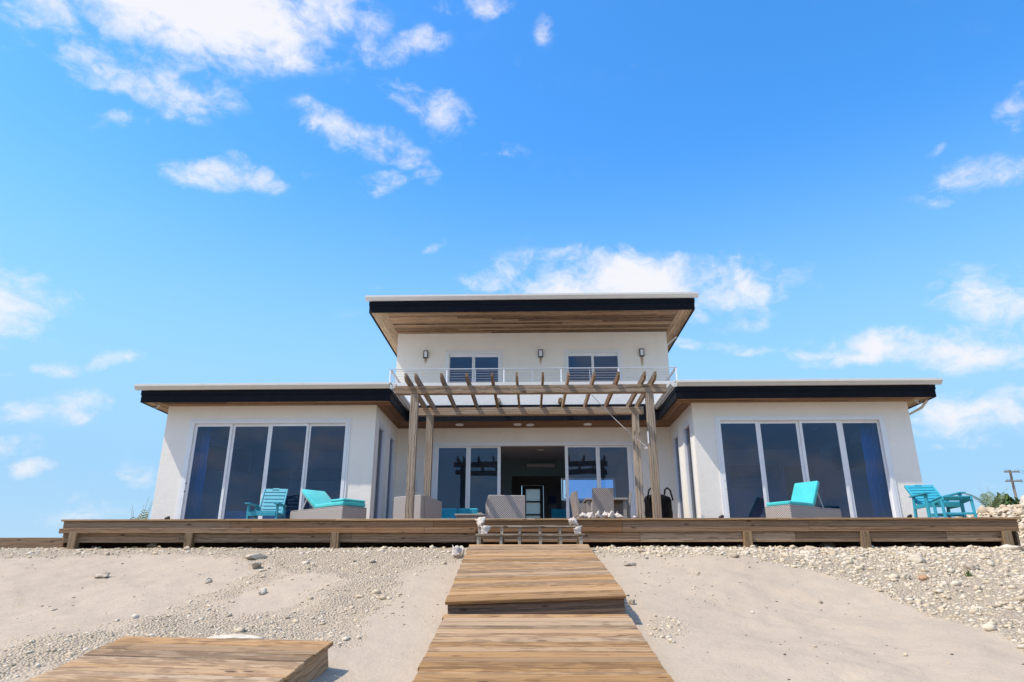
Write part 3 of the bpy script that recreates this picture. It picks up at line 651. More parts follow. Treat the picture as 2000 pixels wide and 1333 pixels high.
wall_x('wall', M['stucco'], LW[0], LW[1], YW_, YW_ + .2, 2.0, ZS_, [(-8.22, -4.38, FZ, HD)])
wall_x('wall', M['stucco'], RW[0], RW[1], YW_, YW_ + .2, 2.0, ZS_, [(4.42, 8.30, FZ, HD)])
SWL = [(16.42, 17.22, 2.6, HD + .02), (17.80, 18.56, 2.6, HD + .02)]
wall_y('wall', M['stucco'], YW_ + .2, YM, LW[1] - .2, LW[1], 2.0, ZS_, SWL)
wall_y('wall', M['stucco'], YW_ + .2, YM, RW[0], RW[0] + .2, 2.0, ZS_, SWL)
wall_y('wall', M['stucco'], YW_ + .2, YB, LW[0], LW[0] + .2, 2.0, ZS_, [])
wall_y('wall', M['stucco'], YW_ + .2, YB, RW[1] - .2, RW[1], 2.0, ZS_, [])
wall_x('wall', M['stucco'], LW[1] - .2, RW[0] + .2, YM, YM + .2, 2.0, ZS_, [(-2.70, 2.86, FZ, HD - .07)])
wall_x('wall', M['stucco'], LW[0] + .2, RW[1] - .2, YB - .2, YB, 2.0, ZS_, [(-.36, .44, FZ, 4.73), (1.10, 3.05, 4.2, 4.98)])
# upper storey
UX = (-4.22, 4.32); YU = 20.5; ZU = 8.93
wall_x('upper_wall', M['stucco'], UX[0], UX[1], YU, YU + .2, 5.95, ZU, [(-2.63, -.93, 5.98, 8.30), (1.12, 2.82, 5.98, 8.30)])
wall_y('upper_wall', M['stucco'], YU + .2, YB, UX[0], UX[0] + .2, 5.95, ZU, [])
wall_y('upper_wall', M['stucco'], YU + .2, YB, UX[1] - .2, UX[1], 5.95, ZU, [])
hb('upper_wall', M['stucco'], (UX[0] + .2, UX[1] - .2, YB - .2, YB, 5.95, ZU))
# roofs (slabs above the soffits), balcony floor
hb('roof', M['gutter'], (-9.24, -3.36, 15.66, 25.9, 5.60, 5.86)); hb('roof', M['gutter'], (3.46, 9.32, 15.66, 25.9, 5.60, 5.86))
hb('balcony_floor', M['concrete'], (-3.355, 3.455, 17.96, 25.9, 5.60, 5.94))
hb('roof', M['gutter'], (-4.66, 4.74, 18.6, 26.1, 9.0, 9.40))
# soffits: tongue and groove boards with real grooves
def soffit(x0, x1, y0, y1, z, m, along='x', w_=.085, nm='soffit'):
    mb = H(); k = 0
    if along == 'x':
        y = y0
        while y < y1 - .01:
            e_ = min(y + w_, y1); c = random.uniform(x0 + .2 * (x1 - x0), x1 - .2 * (x1 - x0))
            for a_, b_ in (((x0, c - .002), (c + .002, x1)) if x1 - x0 > 2 else ((x0, x1),)): mb.box(a_, b_, y + .003, e_ - .003, z - random.uniform(0, .0035), z + .03)
            y = e_
    else:
        x = x0
        while x < x1 - .01:
            e_ = min(x + w_, x1); mb.box(x + .003, e_ - .003, y0, y1, z - random.uniform(0, .0035), z + .03); x = e_
    o = mb.build(nm, m, house); o['kind'] = 'stuff'; return o
soffit(-8.86, -3.36, 15.64, 16.095, ZS_, M['soffx']); soffit(3.46, 8.96, 15.64, 16.095, ZS_, M['soffx'])
soffit(-9.25, -8.865, 15.64, 25.9, ZS_, M['soffy'], 'y'); soffit(8.965, 9.33, 15.64, 25.9, ZS_, M['soffy'], 'y')
soffit(-3.735, -3.36, 16.10, 17.9, ZS_, M['soffdark'], 'y'); soffit(3.46, 3.855, 16.10, 17.9, ZS_, M['soffdark'], 'y')
soffit(-3.735, 3.855, 17.945, 18.895, ZS_, M['soffdark'])
hb('soffit_backing', M['rimdark'], (-3.34, 3.44, 17.95, 18.9, ZS_ + .032, ZS_ + .06))
soffit(-4.22, 4.32, 18.6, 20.495, ZU, M['soffx'], 'x', .135)
soffit(-4.67, -4.225, 18.6, 26.1, ZU, M['soffy'], 'y', .10); soffit(4.325, 4.75, 18.6, 26.1, ZU, M['soffy'], 'y', .10)
# fascias: two tiers, the upper one a little proud
def fascia(x0, x1, y, z0, z1, m=M['navy']):
    zm = z0 + (z1 - z0) * .62
    nseg = max(1, int((x1 - x0) / 2.6)); cuts = [x0 + (x1 - x0) * k / nseg + (random.uniform(-.3, .3) if 0 < k < nseg else 0) for k in range(nseg + 1)]
    for a_, b_ in zip(cuts[:-1], cuts[1:]):
        dz = random.uniform(-.002, .002); dy = random.uniform(0, .003)
        hb('fascia', m, (a_ + .0015, b_ - .0015, y - dy, y + .035, z0 + dz, zm), (a_ + .0015 - .012 * (a_ == x0), b_ - .0015 + .012 * (b_ == x1), y - .014 - dy, y + .036, zm + .0005, z1))
def fascia_y(y0, y1, x, s, z0, z1, m=M['navy']):
    zm = z0 + (z1 - z0) * .62; a, b = (x, x + .035) if s < 0 else (x - .035, x)
    c, d = (x - .014, x + .034) if s < 0 else (x - .034, x + .014)
    hb('fascia', m, (a, b, y0, y1, z0, zm), (c, d, y0, y1, zm + .0005, z1))
for (a0, a1) in ((-9.30, -3.31), (3.40, 9.38)): fascia(a0, a1, 15.60, 5.515, 5.80)
fascia_y(15.637, 25.9, -9.30, -1, 5.515, 5.80); fascia_y(15.637, 17.90, -3.31, 1, 5.515, 5.80)
fascia_y(15.637, 25.9, 9.38, 1, 5.515, 5.80); fascia_y(15.637, 17.90, 3.40, -1, 5.515, 5.80)
fascia(-3.33, 3.43, 17.905, 5.52, 5.95)
fascia(-4.72, 4.79, 18.55, 8.91, 9.26); fascia_y(18.587, 26.1, -4.72, -1, 8.91, 9.26); fascia_y(18.587, 26.1, 4.79, 1, 8.91, 9.26)
# gutters (an ogee-like profile) 
def gut(x0, x1, y, z0, h=.125, d=.12):
    prof = [(y, z0), (y - d * .45, z0), (y - d * .62, z0 + h * .25), (y - d, z0 + h * .62), (y - d, z0 + h), (y - d + .02, z0 + h), (y, z0 + h)]
    H().prism(prof, 'x', x0, x1).build('gutter', M['gutter'], house)
    k = x0 + 1.6
    while k < x1 - .4:
        H().prism([(y - .001, z0 - .003), (y - d * .45, z0 - .004), (y - d * .64, z0 + h * .24), (y - d - .004, z0 + h * .61), (y - d - .004, z0 + h + .003), (y - .001, z0 + h + .003)], 'x', k, k + .05).build('gutter_joint', M['gutter'], house); k += 2.4
def guty(y0, y1, x, s, z0, h=.125, d=.12):
    prof = [(x, z0), (x + s * d * .45, z0), (x + s * d * .62, z0 + h * .25), (x + s * d, z0 + h * .62), (x + s * d, z0 + h), (x, z0 + h)]
    H().prism(prof, 'y', y0, y1).build('gutter', M['gutter'], house)
gut(-9.44, -3.33, 15.585, 5.802); gut(3.42, 9.52, 15.585, 5.802)
guty(15.586, 17.88, -3.292, 1, 5.802, d=.10); guty(15.586, 17.88, 3.382, -1, 5.802, d=.10)
gut(-4.83, 4.90, 18.53, 9.262, .14)
hb('roof_edge', M['gutter'], (-9.34, -3.31, 15.56, 15.75, 5.93, 5.96)); hb('roof_edge', M['gutter'], (3.40, 9.42, 15.56, 15.75, 5.93, 5.96))
hb('roof_edge', M['gutter'], (-4.72, 4.79, 18.50, 18.72, 9.405, 9.43))
# parapet in front of the balcony
hb('parapet', M['parapet'], (-3.9, 4.0, 17.93, 18.08, 5.952, 6.49)); hb('parapet_cap', M['gutter'], (-3.93, 4.03, 17.90, 18.11, 6.492, 6.585))
hb('parapet', M['parapet'], (-3.9, -3.75, 18.082, 20.49, 5.97, 6.49)); hb('parapet', M['parapet'], (3.85, 4.0, 18.082, 20.49, 5.97, 6.49))
for xx in (-.86, .80): H().tube([(xx, 17.93, 6.03), (xx, 17.70, 6.03)], .065, 12).build('drain_spout', M['pergz'], house, label='short brown drain spout in the parapet')
# downpipes
H().tube([(9.30, 15.85, 5.50), (9.28, 16.1, 5.38), (9.02, 16.9, 5.20), (9.02, 17.0, 2.2)], .032, 8).build('downpipe', M['gutter'], house)
H().tube([(4.72, 20.9, 8.9), (4.45, 21.2, 8.7), (4.40, 21.3, 6.0)], .03, 8).build('downpipe', M['gutter'], house)
# interior shell
hb('interior_floor', M['tile'], (-8.65, -3.94, 16.3, 25.3, 2.45, FZ - .004)); hb('interior_floor', M['tile'], (4.06, 8.75, 16.3, 25.3, 2.45, FZ - .004)); hb('interior_floor', M['tile'], (-3.935, 4.055, 19.1, 25.3, 2.45, FZ - .004))
hb('interior_ceiling', M['ceil'], (-8.65, -3.94, 16.31, 25.29, 5.27, 5.33)); hb('interior_ceiling', M['ceil'], (4.06, 8.75, 16.31, 25.29, 5.27, 5.33)); hb('interior_ceiling', M['ceil'], (-3.78, 3.90, 19.11, 25.29, 5.14, 5.20))
wall_x('interior_wall', M['inwall'], -8.64, -3.95, 20.9, 21.0, 2.57, 5.26, [(-8.3, -7.4, 2.57, 4.75)]); wall_x('interior_wall', M['inwall'], 4.07, 8.74, 20.9, 21.0, 2.57, 5.26, [(7.6, 8.5, 2.57, 4.75)])
wall_y('interior_wall', M['inwall'], 19.1, 25.29, -3.94, -3.79, 2.57, 5.26, []); wall_y('interior_wall', M['inwall'], 19.1, 25.29, 3.91, 4.06, 2.57, 5.26, [])
wall_x('interior_wall', M['ingreen'], -3.78, 3.90, 22.0, 22.12, 2.57, 5.13, [(-.62, 3.4, 2.57, 4.62)])
hb('interior_lining', M['inbrown'], (-3.78, -.37, 25.24, 25.29, 2.57, 5.13), (.45, 1.09, 25.24, 25.29, 2.57, 5.13), (-.37, .45, 25.24, 25.29, 4.74, 5.13))
hb('interior_ceiling', M['ceil'], (UX[0] + .21, UX[1] - .21, YU + .21, YB - .21, 8.5, 8.56)); hb('interior_wall', M['inwall'], (UX[0] + .21, UX[1] - .21, 23, 23.1, 5.96, 8.49))

# sliding doors: frame, panels (stiles and rails), panes
def slider(x0, x1, y, z0, z1, panes, ptop, pbot, label, handle=None, cas=.03, open_=None):
    fr = H(); t_ = .075
    fr.box(x0, x0 + t_, y - cas, y + .12, z0, z1); fr.box(x1 - t_, x1, y - cas, y + .12, z0, z1); fr.box(x0 + t_, x1 - t_, y - cas, y + .12, z1 - .055, z1)
    fr.box(x0 + t_, x1 - t_, y + .0, y + .12, z0, z0 + .03)
    sd = fr.build('sliding_door', M['alu'], house, label=label)
    H().box(x0 - .05, x0 - .001, y - .02, y + .001, z0, z1 + .05).box(x1 + .001, x1 + .05, y - .02, y + .001, z0, z1 + .05).box(x0 - .001, x1 + .001, y - .02, y + .001, z1 + .001, z1 + .05).build('trim', M['alu'], sd)
    for i, (a, b_) in enumerate(panes):
        l = x0 + t_ + .001 if i == 0 else (panes[i - 1][1] + a) / 2 + .0015
        rr_ = x1 - t_ - .001 if i == len(panes) - 1 else (b_ + panes[i + 1][0]) / 2 - .0015
        if open_ and i == open_[0]: rr_ = b_ + .085
        if open_ and i == open_[1]: l = a - .085
        yy = y + .02 + (i % 2) * .03
        f = H(); f.box(l, a, yy, yy + .04, z0 + .03, z1 - .056).box(b_, rr_, yy, yy + .04, z0 + .03, z1 - .056)
        f.box(a, b_, yy + .001, yy + .039, ptop, z1 - .056).box(a, b_, yy + .001, yy + .039, z0 + .03, pbot)
        f.build('panel', M['alu'], sd)
        H().box(a - .004, b_ + .004, yy + .017, yy + .023, pbot - .004, ptop + .004).build('pane', M['glass'], sd)
    if handle is not None:
        for hx in handle: H().bar((hx, y - .045, 3.45), (hx, y - .045, 3.70), .03, .04).box(hx - .01, hx + .01, y - .03, y + .02, 3.47, 3.49).box(hx - .01, hx + .01, y - .03, y + .02, 3.66, 3.68).build('handle', M['black'], sd)
    return sd
slider(-8.22, -4.38, YW_, FZ, HD, [(-8.08, -7.28), (-7.16, -6.35), (-6.24, -5.41), (-5.31, -4.46)], 5.03, 2.65, 'four pane sliding door of the left wing', handle=[-8.15])
slider(4.42, 8.30, YW_, FZ, HD, [(4.51, 5.33), (5.45, 6.29), (6.42, 7.23), (7.38, 8.19)], 5.03, 2.65, 'four pane sliding door of the right wing', handle=[4.47])
slider(-2.70, 2.86, YM, FZ, HD - .07, [(-2.57, -1.80), (-1.68, -.93), (1.02, 1.79), (1.90, 2.66)], 4.98, 2.65, 'wide centre sliding door standing open in the middle', handle=[.93], open_=(1, 2))
slider(-2.63, -.93, YU, 5.98, 8.30, [(-2.53, -1.83), (-1.74, -1.01)], 8.15, 6.08, 'left upper balcony door')
slider(1.12, 2.82, YU, 5.98, 8.30, [(1.20, 1.92), (2.00, 2.74)], 8.15, 6.08, 'right upper balcony door')
for s, xw in ((-1, LW[1]), (1, RW[0])):
    for (a, b_, c, d) in SWL:
        f = H(); e1 = xw - s * 0 ; i0, i1 = (xw - .14, xw + .012) if s < 0 else (xw - .012, xw + .14)
        f.box(i0, i1, a, a + .07, c, d).box(i0, i1, b_ - .07, b_, c, d).box(i0, i1, a + .07, b_ - .07, d - .08, d).box(i0, i1, a + .07, b_ - .07, c, c + .08)
        wn = f.build('window', M['alu'], house)
        gx = xw - .05 if s < 0 else xw + .05
        H().box(gx - .003, gx + .003, a + .07, b_ - .07, c + .08, d - .08).build('pane', M['glass'], wn)
        t0, t1 = (xw + .0005, xw + .014) if s < 0 else (xw - .014, xw - .0005)
        H().box(t0, t1, a - .05, a - .001, c, d + .05).box(t0, t1, b_ + .001, b_ + .05, c, d + .05).box(t0, t1, a - .001, b_ + .001, d + .001, d + .05).build('trim', M['alu'], wn)
# entrance door seen through the house, rear window
dr = H().box(-.34, -.20, 25.30, 25.36, FZ, 4.72).box(.31, .43, 25.30, 25.36, FZ, 4.72).box(-.20, .31, 25.30, 25.36, 4.60, 4.72).box(-.20, .31, 25.30, 25.36, 4.12, 4.17).box(-.20, .31, 25.30, 25.36, 3.66, 3.71).box(-.20, .31, 25.30, 25.36, 3.20, 3.25).box(-.20, .31, 25.30, 25.36, FZ, 2.76).build('front_door', M['black'], house, label='black entrance door with four white frosted panes at the far end of the hall')
for z0_, z1_ in ((2.76, 3.20), (3.25, 3.66), (3.71, 4.12), (4.17, 4.60)): H().box(-.199, .309, 25.32, 25.33, z0_ + .001, z1_ - .001).build('pane', M['doorglass'], dr)
rw = H().box(1.12, 3.03, 25.32, 25.37, 4.22, 4.25).box(1.12, 3.03, 25.32, 25.37, 4.93, 4.96).box(1.12, 1.16, 25.32, 25.37, 4.25, 4.93).box(2.99, 3.03, 25.32, 25.37, 4.25, 4.93).build('rear_window', M['alu'], house)
H().box(1.16, 2.99, 25.34, 25.345, 4.25, 4.93).build('pane', M['clear'], rw)
# recessed lights, vent on the courtyard wall
for xx, yy in ((-1.95, 18.35), (-.36, 18.35), (-.02, 18.42), (1.55, 18.38)):
    mb = H(); mb.lathe([(.105, 5.496), (.11, 5.50), (.11, 5.524)], 20, (xx, yy, 0)); mb.build('recessed_light', M['frost'], house)
vt = H().box(-3.36, -3.10, 18.86, 18.898, 3.82, 4.08).build('wall_vent', M['white'], house)
for k in range(5): H().box(-3.34, -3.12, 18.835, 18.858, 3.84 + k * .048, 3.86 + k * .048).build('slat', M['alu'], vt)

# balcony railing
rl = thing('balcony_railing', 'slim silver balcony railing with thin horizontal cables above the white parapet', 'railing', (0, 18, 6.585))
def rbld(fn, nm, m): 
    mb = MB((0, 18, 6.585)); fn(mb); return mb.build(nm, m, rl)
RXL, RXR, ZT = -3.86, 3.98, 7.01
rbld(lambda q: q.box(RXL - .03, RXR + .03, 17.98, 18.02, ZT - .028, ZT, .006), 'top_rail', M['steel'])
for xx in (RXL, RXR): rbld(lambda q: q.box(xx - .03, xx + .03, 18.031, 20.48, ZT - .034, ZT - .001, .006), 'top_rail', M['steel'])
npost = 5
for k in range(npost + 1):
    xx = RXL + (RXR - RXL) * k / npost; ww = .035
    rbld(lambda q: q.box(xx - ww / 2, xx + ww / 2, 17.98, 18.02, 6.586, ZT - .036, .004), 'post', M['alu'])
    if k < npost:
        xm = xx + (RXR - RXL) / npost / 2; rbld(lambda q: q.box(xm - .009, xm + .009, 17.99, 18.01, 6.586, ZT - .036), 'spacer', M['steel'])
for xx in (RXL, RXR):
    for yy in (19.2, 20.4): rbld(lambda q: q.box(xx - .02, xx + .02, yy - .02, yy + .02, 6.49, ZT - .036, .004), 'post', M['alu'])
for k in range(5):
    z = 6.645 + k * .073
    rbld(lambda q: q.tube([(RXL, 18, z), (RXR, 18, z)], .005, 6), 'cable', M['cable'])
    for xx in (RXL, RXR): rbld(lambda q: q.tube([(xx, 18, z), (xx, 20.45, z)], .005, 6), 'cable', M['cable'])

# wall lamps on the upper storey, with the rust they bleed
m, n, b = mat('rust_streaked_plaster'); t = n.n.new('ShaderNodeTexCoord')
lamp0 = None
for xx, lab in ((-3.30, 'leftmost of the three black framed wall lamps on the upper storey'), (.33, 'middle wall lamp between the two balcony doors'), (3.50, 'rightmost of the three black framed wall lamps, longest rust streak')):
    L_ = thing('wall_lamp', lab, 'lamp', (xx, YU, 8.22), group='wall lamps on the upper storey')
    q = MB(); 
    for bx in ((-.07, -.052, -.09, 0, -.12, .12), (.052, .07, -.09, 0, -.12, .12), (-.052, .052, -.09, 0, .10, .12), (-.052, .052, -.09, 0, -.12, -.10)): q.box(*bx)
    q.build('lamp_frame', M['black'], L_); MB().box(-.051, .051, -.08, -.001, -.099, .099, .004).build('lamp_glass', M['frost'], L_)
# rust stains: thin irregular films on the wall
setb(n, b, Base_Color=(.42, .22, .07), Roughness=.9)
nzr = n.noise(n.mapping(t.outputs['Object'], (30, 1, 5)), 1., 4, .6); sx = n.new('ShaderNodeSeparateXYZ'); n.l.new(t.outputs['Object'], sx.inputs[0])
ff = n.math('MULTIPLY', n.mapr(sx.outputs[2], -.36, 0., 0, 1), n.mapr(n.math('ABSOLUTE', sx.outputs[0]), .07, .01, 0, 1))
n.put(b, 'Alpha', n.math('MULTIPLY', n.mapr(n.math('MULTIPLY', ff, n.math('ADD', nzr, .1)), .06, .8, 0, 1), .55, clamp=True))
M['rust'] = m
for xx, l_ in ((-3.30, .18), (.33, .24), (3.50, .36)):
    o = MB().box(-.075, .075, 0, .0015, -.36, 0).build('rust_stain', M['rust'], house); o.location = Vector((xx, YU - .0025, 8.09)) - HO; o.scale = (1, 1, l_ / .36 * 1.2)

# security cameras
for xx, s, lab in ((-9.06, 1, 'small dome camera under the left end of the roof'), (9.12, -1, 'small dome camera under the right end of the roof')):
    c_ = thing('security_camera', lab, 'camera', (xx, 15.95, ZS_ - .002), group='security cameras under the eaves')
    MB().lathe([(.05, -.02), (.055, -.01), (.055, 0)], 14).build('camera_base', M['white'], c_)
    MB().tube([(0, 0, -.02), (0, -.03, -.055), (0, -.10, -.065)], [.022, .034, .036], 12).build('camera_body', M['white'], c_, smooth=True)
    MB().tube([(0, -.101, -.065), (0, -.108, -.065)], .027, 12).build('lens', M['black'], c_)

# ------------------------------------------------------------ inside the rooms
def curtain(x0, x1, y, lab, ph=0):
    c_ = thing('curtain', lab, 'curtain', ((x0 + x1) / 2, y, 2.58)); n_ = 60; bm = bmesh.new(); cols = []
    for k in range(n_ + 1):
        u = k / n_; x = (u - .5) * (x1 - x0); cols.append([bm.verts.new((x, .05 * math.sin(u * 34 + ph) * (1 - .4 * v_) + .02 * math.sin(u * 13), 2.6 * v_)) for v_ in (0, .5, 1)])
    for k in range(n_):
        for j in (0, 1): bm.faces.new((cols[k][j], cols[k + 1][j], cols[k + 1][j + 1], cols[k][j + 1]))
    me = bpy.data.meshes.new('fabric'); bm.to_mesh(me); bm.free(); 
    o = link('fabric', me, M['curtain'], c_); md = o.modifiers.new('solid', 'SOLIDIFY'); md.thickness = .004
    for p in me.polygons: p.use_smooth = True
    MB().tube([(-(x1 - x0) / 2 - .1, 0, 2.63), ((x1 - x0) / 2 + .1, 0, 2.63)], .012, 8).build('curtain_rod', M['black'], c_)
curtain(-8.55, -7.93, 16.5, 'blue curtain behind the leftmost pane of the left wing')
curtain(7.95, 8.65, 16.5, 'blue curtain behind the rightmost pane of the right wing', 1)
def tv(x, y, rz, lab):
    c_ = thing('television', lab, 'television', (x, y, 5.265), (0, 0, rz))
    MB().tube([(0, 0, 0), (0, 0, -.62)], .03, 10).build('ceiling_mount', M['black'], c_)
    MB().box(-.5, .5, -.05, .0, -1.05, -.45, .01).build('screen', M['black'], c_)
tv(-8.0, 17.9, R(35), 'black television hanging from the ceiling of the left room'); tv(8.25, 17.9, R(-60), 'black television hanging from the ceiling of the right room')
def picture(x0, x1, z0, z1, y, lab):
    c_ = thing('painting', lab, 'painting', ((x0 + x1) / 2, y, (z0 + z1) / 2))
    a, b_ = (x1 - x0) / 2, (z1 - z0) / 2
    MB().box(-a, a, -.03, 0, -b_ * .25, b_, .003).build('canvas', M['paintblue'], c_); MB().box(-a, a, -.03, 0, -b_, -b_ * .26, .003).build('canvas', M['concrete'], c_)
picture(-7.3, -5.8, 4.1, 4.72, 20.89, 'wide seascape painting on the back wall of the left room'); picture(6.0, 7.45, 4.1, 4.75, 20.89, 'wide seascape painting on the back wall of the right room')
picture(.60, .88, 3.9, 4.33, 25.235, 'small dark painting right of the entrance door')
bd = thing('bed', 'low bed with pale linen in the left room', 'bed', (-7.4, 18.9, 2.57))
MB().box(-.8, .8, -1, 1, 0, .35, .02).build('bed_base', M['inbrown'], bd); MB().box(-.8, .8, -1, 1, .352, .62, .06).build('mattress', M['white'], bd); MB().box(-.7, .7, .6, .95, .63, .80, .06).build('pillow', M['teal'], bd)
sf = thing('indoor_sofa', 'dark navy sofa inside the hall in front of the entrance door', 'sofa', (.75, 23.2, 2.57))
MB().box(-.8, .8, -.4, .4, .08, .45, .05).build('seat', M['navyfab'], sf); MB().box(-.8, .8, .1, .4, .452, .85, .06).build('backrest', M['navyfab'], sf)
for s in (-1, 1): MB().box(s * .81 - (.2 if s < 0 else 0), s * .81 + (.2 if s > 0 else 0), -.4, .4, .08, .62, .04).build('armrest', M['navyfab'], sf)
ic = thing('indoor_chair', 'blue chair inside beside the open sliding door', 'chair', (.85, 21.0, 2.57))
MB().box(-.25, .25, -.25, .25, .38, .45, .01).build('seat', M['teal'], ic); MB().box(-.25, .25, .2, .25, .452, .95, .01).build('backrest', M['teal'], ic)
for sx in (-1, 1):
    for sy in (-1, 1): MB().box(sx * .22 - .02, sx * .22 + .02, sy * .22 - .02, sy * .22 + .02, 0, .379).build('leg', M['black'], ic)
ac = thing('air_conditioner', 'flat air conditioner high on the green wall inside the hall', 'air conditioner', (.3, 21.97, 4.92)); MB().box(-.45, .45, -.2, 0, -.06, .06, .02).build('casing', M['concrete'], ac); MB().box(-.42, .42, -.215, -.201, -.05, -.03).build('louvre', M['concrete'], ac)
for xx, yy, zc, lab in ((.28, 20.2, 5.138, 'round ceiling lamp inside the hall'), (7.5, 18, 5.268, 'round ceiling spot inside the right room')):
    c_ = thing('ceiling_lamp', lab, 'lamp', (xx, yy, zc)); MB().lathe([(.07, -.02), (.09, -.015), (.09, 0)], 16).build('lamp_disc', M['frost'], c_); MB().lathe([(.11, -.006), (.11, 0)], 16).build('lamp_rim', M['alu'], c_)

# ------------------------------------------------------------ pergola
pg = thing('pergola', 'weathered grey timber pergola standing on the deck before the courtyard', 'pergola', (0, 14, ZD))
def pgp(nm, m, c, dims, bev=.006, rot=(0, 0, 0)):
    o = MB().box(-dims[0]/2, dims[0]/2, -dims[1]/2, dims[1]/2, -dims[2]/2, dims[2]/2, bev).build(nm, m, pg); o.location = (c[0], c[1] - 14, c[2] - ZD); o.rotation_euler = rot; return o
for xx, yy in ((-2.31, 13.2), (2.35, 13.2), (-2.27, 15.1), (2.34, 15.1)):
    pgp('post', M['pergz'], (xx, yy, (ZD + 5.03) / 2 + .001), (.15, .14, 5.03 - ZD - .004))
pgp('beam', M['perg'], (-.01, 13.2, 5.115), (5.40, .14, .165)); pgp('beam', M['perg'], (-.02, 15.1, 5.115), (5.10, .14, .165))
RXS = [-2.43, -2.23, -1.74, -1.24, -.75, -.26, .24, .73, 1.23, 1.71, 2.22, 2.42]
for k, xx in enumerate(RXS):
    mb = MB(); y0, y1 = 12.72, 15.42; zt = 5.325; zb = 5.185
    mb.prism([(y0 - 14, zt - ZD), (y0 - 14, zt - .075 - ZD), (y0 + .09 - 14, zb - ZD), (y1 - 14, zb - ZD), (y1 - 14, zt - ZD)], 'x', -.022, .022)
    o = mb.build('rafter', M['pergy'], pg); o.location.x = xx; o.rotation_euler = (0, random.uniform(-.003, .003), random.uniform(-.004, .004)); o.location.z = .012
# string of thin wire with its hook, and the white tag on the post
o = thing('hanging_wire', 'thin slack wire running from the pergola roof to the right front post', 'wire', (2.2, 13.3, 4.2))
q = MB((2.2, 13.3, 4.2)); pts = []
for k in range(13):
    u = k / 12; a_ = Vector((1.28, 13.9, 5.18)); b_ = Vector((2.27, 13.27, 3.95)); p = a_.lerp(b_, u); p.z -= .05 * math.sin(u * 3.14); pts.append(p)
q.tube(pts, .006, 6).build('cord', M['concrete'], o); MB((2.2, 13.3, 4.2)).bar((2.20, 13.28, 3.95), (2.275, 13.28, 3.95), .02, .02).build('hook', M['white'], o)
o = thing('post_tag', 'small white strip nailed to the right front pergola post', 'tag', (2.262, 13.12, 4.13)); MB().box(-.012, .012, -.008, .002, -.12, .12, .002).build('strip', M['white'], o); MB().lathe([(.012, -.001), (.012, .01)], 8, (0, -.004, .125)).build('nail', M['black'], o)

# ------------------------------------------------------------ deck furniture
def slat_chair(lab, loc, rz, foot=False, rec=R(38)):
    """slatted plastic-lumber deck chair, faces local -Y"""
    c_ = thing('slatted_deck_chair', lab, 'deck chair', (loc[0], loc[1], ZD + .001), (0, 0, rz), 'turquoise slatted deck chairs')
    W2 = .27; sy, sz = (.12, .30) if foot else (.22, .30)            # hinge of the back
    hd = Vector((0, math.sin(rec), math.cos(rec))); Lb = .64
    nrm = Vector((0, -math.cos(rec), math.sin(rec)))
    for s in (-1, 1):
        MB().bar(Vector((s * (W2 - .02), sy, sz)) , Vector((s * (W2 - .02), sy, sz)) + hd * Lb, .035, .05, up=nrm, bev=.004).build('back_rail', M['blue'], c_)
    for k in range(7):
        a0 = .035 + k * .088; p = Vector((0, sy, sz)) + hd * (a0 + .036) + nrm * .004
        mb = MB()
        if k < 6: mb.bar(p + Vector((-W2 + .042, 0, 0)), p + Vector((W2 - .042, 0, 0)), .070, .02, up=nrm, bev=.003)
        else:     # curved head slat with a hand hole
            pts = [(-W2 + .042, -.04)]; 
            def q3(u, v_, t_): return p + Vector((u, 0, 0)) + hd * v_ + nrm * t_
            for (u0, u1, v0, v1) in ((-W2 + .042, -.07, -.036, .05), (.07, W2 - .042, -.036, .05)):
                mb.bar((q3(u0, (v0 + v1) / 2, 0)), (q3(u1, (v0 + v1) / 2, 0)), v1 - v0, .02, up=nrm, bev=.003)
            mb.bar(q3(-.0695, -.015, 0), q3(.0695, -.015, 0), .04, .02, up=nrm); mb.bar(q3(-.0695, .046, 0), q3(.0695, .046, 0), .035, .02, up=nrm)
        mb.build('back_slat', M['blue'], c_)
    for s in (-1, 1):
        x = s * (W2 + .03)
        MB().box(x - .018, x + .018, -.34, -.26, 0, .47, .004).build('leg', M['blue'], c_)
        MB().bar((x, .26, 0), (x, .20, .47), .036, .07, up=(0, 1, 0), bev=.004).build('leg', M['blue'], c_)
        MB().box(x - .015, x + .015, -.26, .20, .24, .31, .004).build('seat_rail', M['blue'], c_)
        MB().prism([(x - .055, -.42), (x + .055, -.42), (x + .06, -.36), (x + .05, .1), (x + .035, .32), (x - .035, .32), (x - .05, .1), (x - .06, -.36)], 'z', .472, .495).build('armrest', M['blue'], c_)
    MB().box(-W2 - .01, W2 + .01, -.35, -.33, .23, .31, .004).build('seat_apron', M['blue'], c_)
    for k in range(7):
        y = -.31 + k * .08; MB().box(-W2, W2, y, y + .066, .315 - .012 * k * .4, .335 - .012 * k * .4, .003).build('seat_slat', M['blue'], c_)
    if foot:
        for s in (-1, 1):
            x = s * (W2 - .03)
            MB().bar((x, -.36, .30), (x, -.80, .34), .03, .06, bev=.004).build('foot_rail', M['blue'], c_)
            MB().bar((x * 1.05, -.75, .32), (x * 1.05, -.78, 0), .035, .05, up=(0, 1, 0), bev=.004).build('leg', M['blue'], c_)
            MB().bar((x, -.42, .30), (x, -.44, 0), .035, .06, up=(0, 1, 0), bev=.004).build('leg', M['blue'], c_)
        for k in range(5):
            y = -.40 - k * .08; MB().box(-W2, W2, y - .066, y, .335 + (-y - .36) * .09, .352 + (-y - .36) * .09, .003).build('foot_slat', M['blue'], c_)
        MB().box(-W2, W2, -.775, -.745, .06, .10, .003).build('stretcher', M['blue'], c_)
        MB().box(-W2, W2, -.345, -.315, .06, .12, .003).build('stretcher', M['blue'], c_)
    else:
        MB().box(-W2, W2, -.31, -.29, .08, .12, .003).build('stretcher', M['blue'], c_)
    return c_
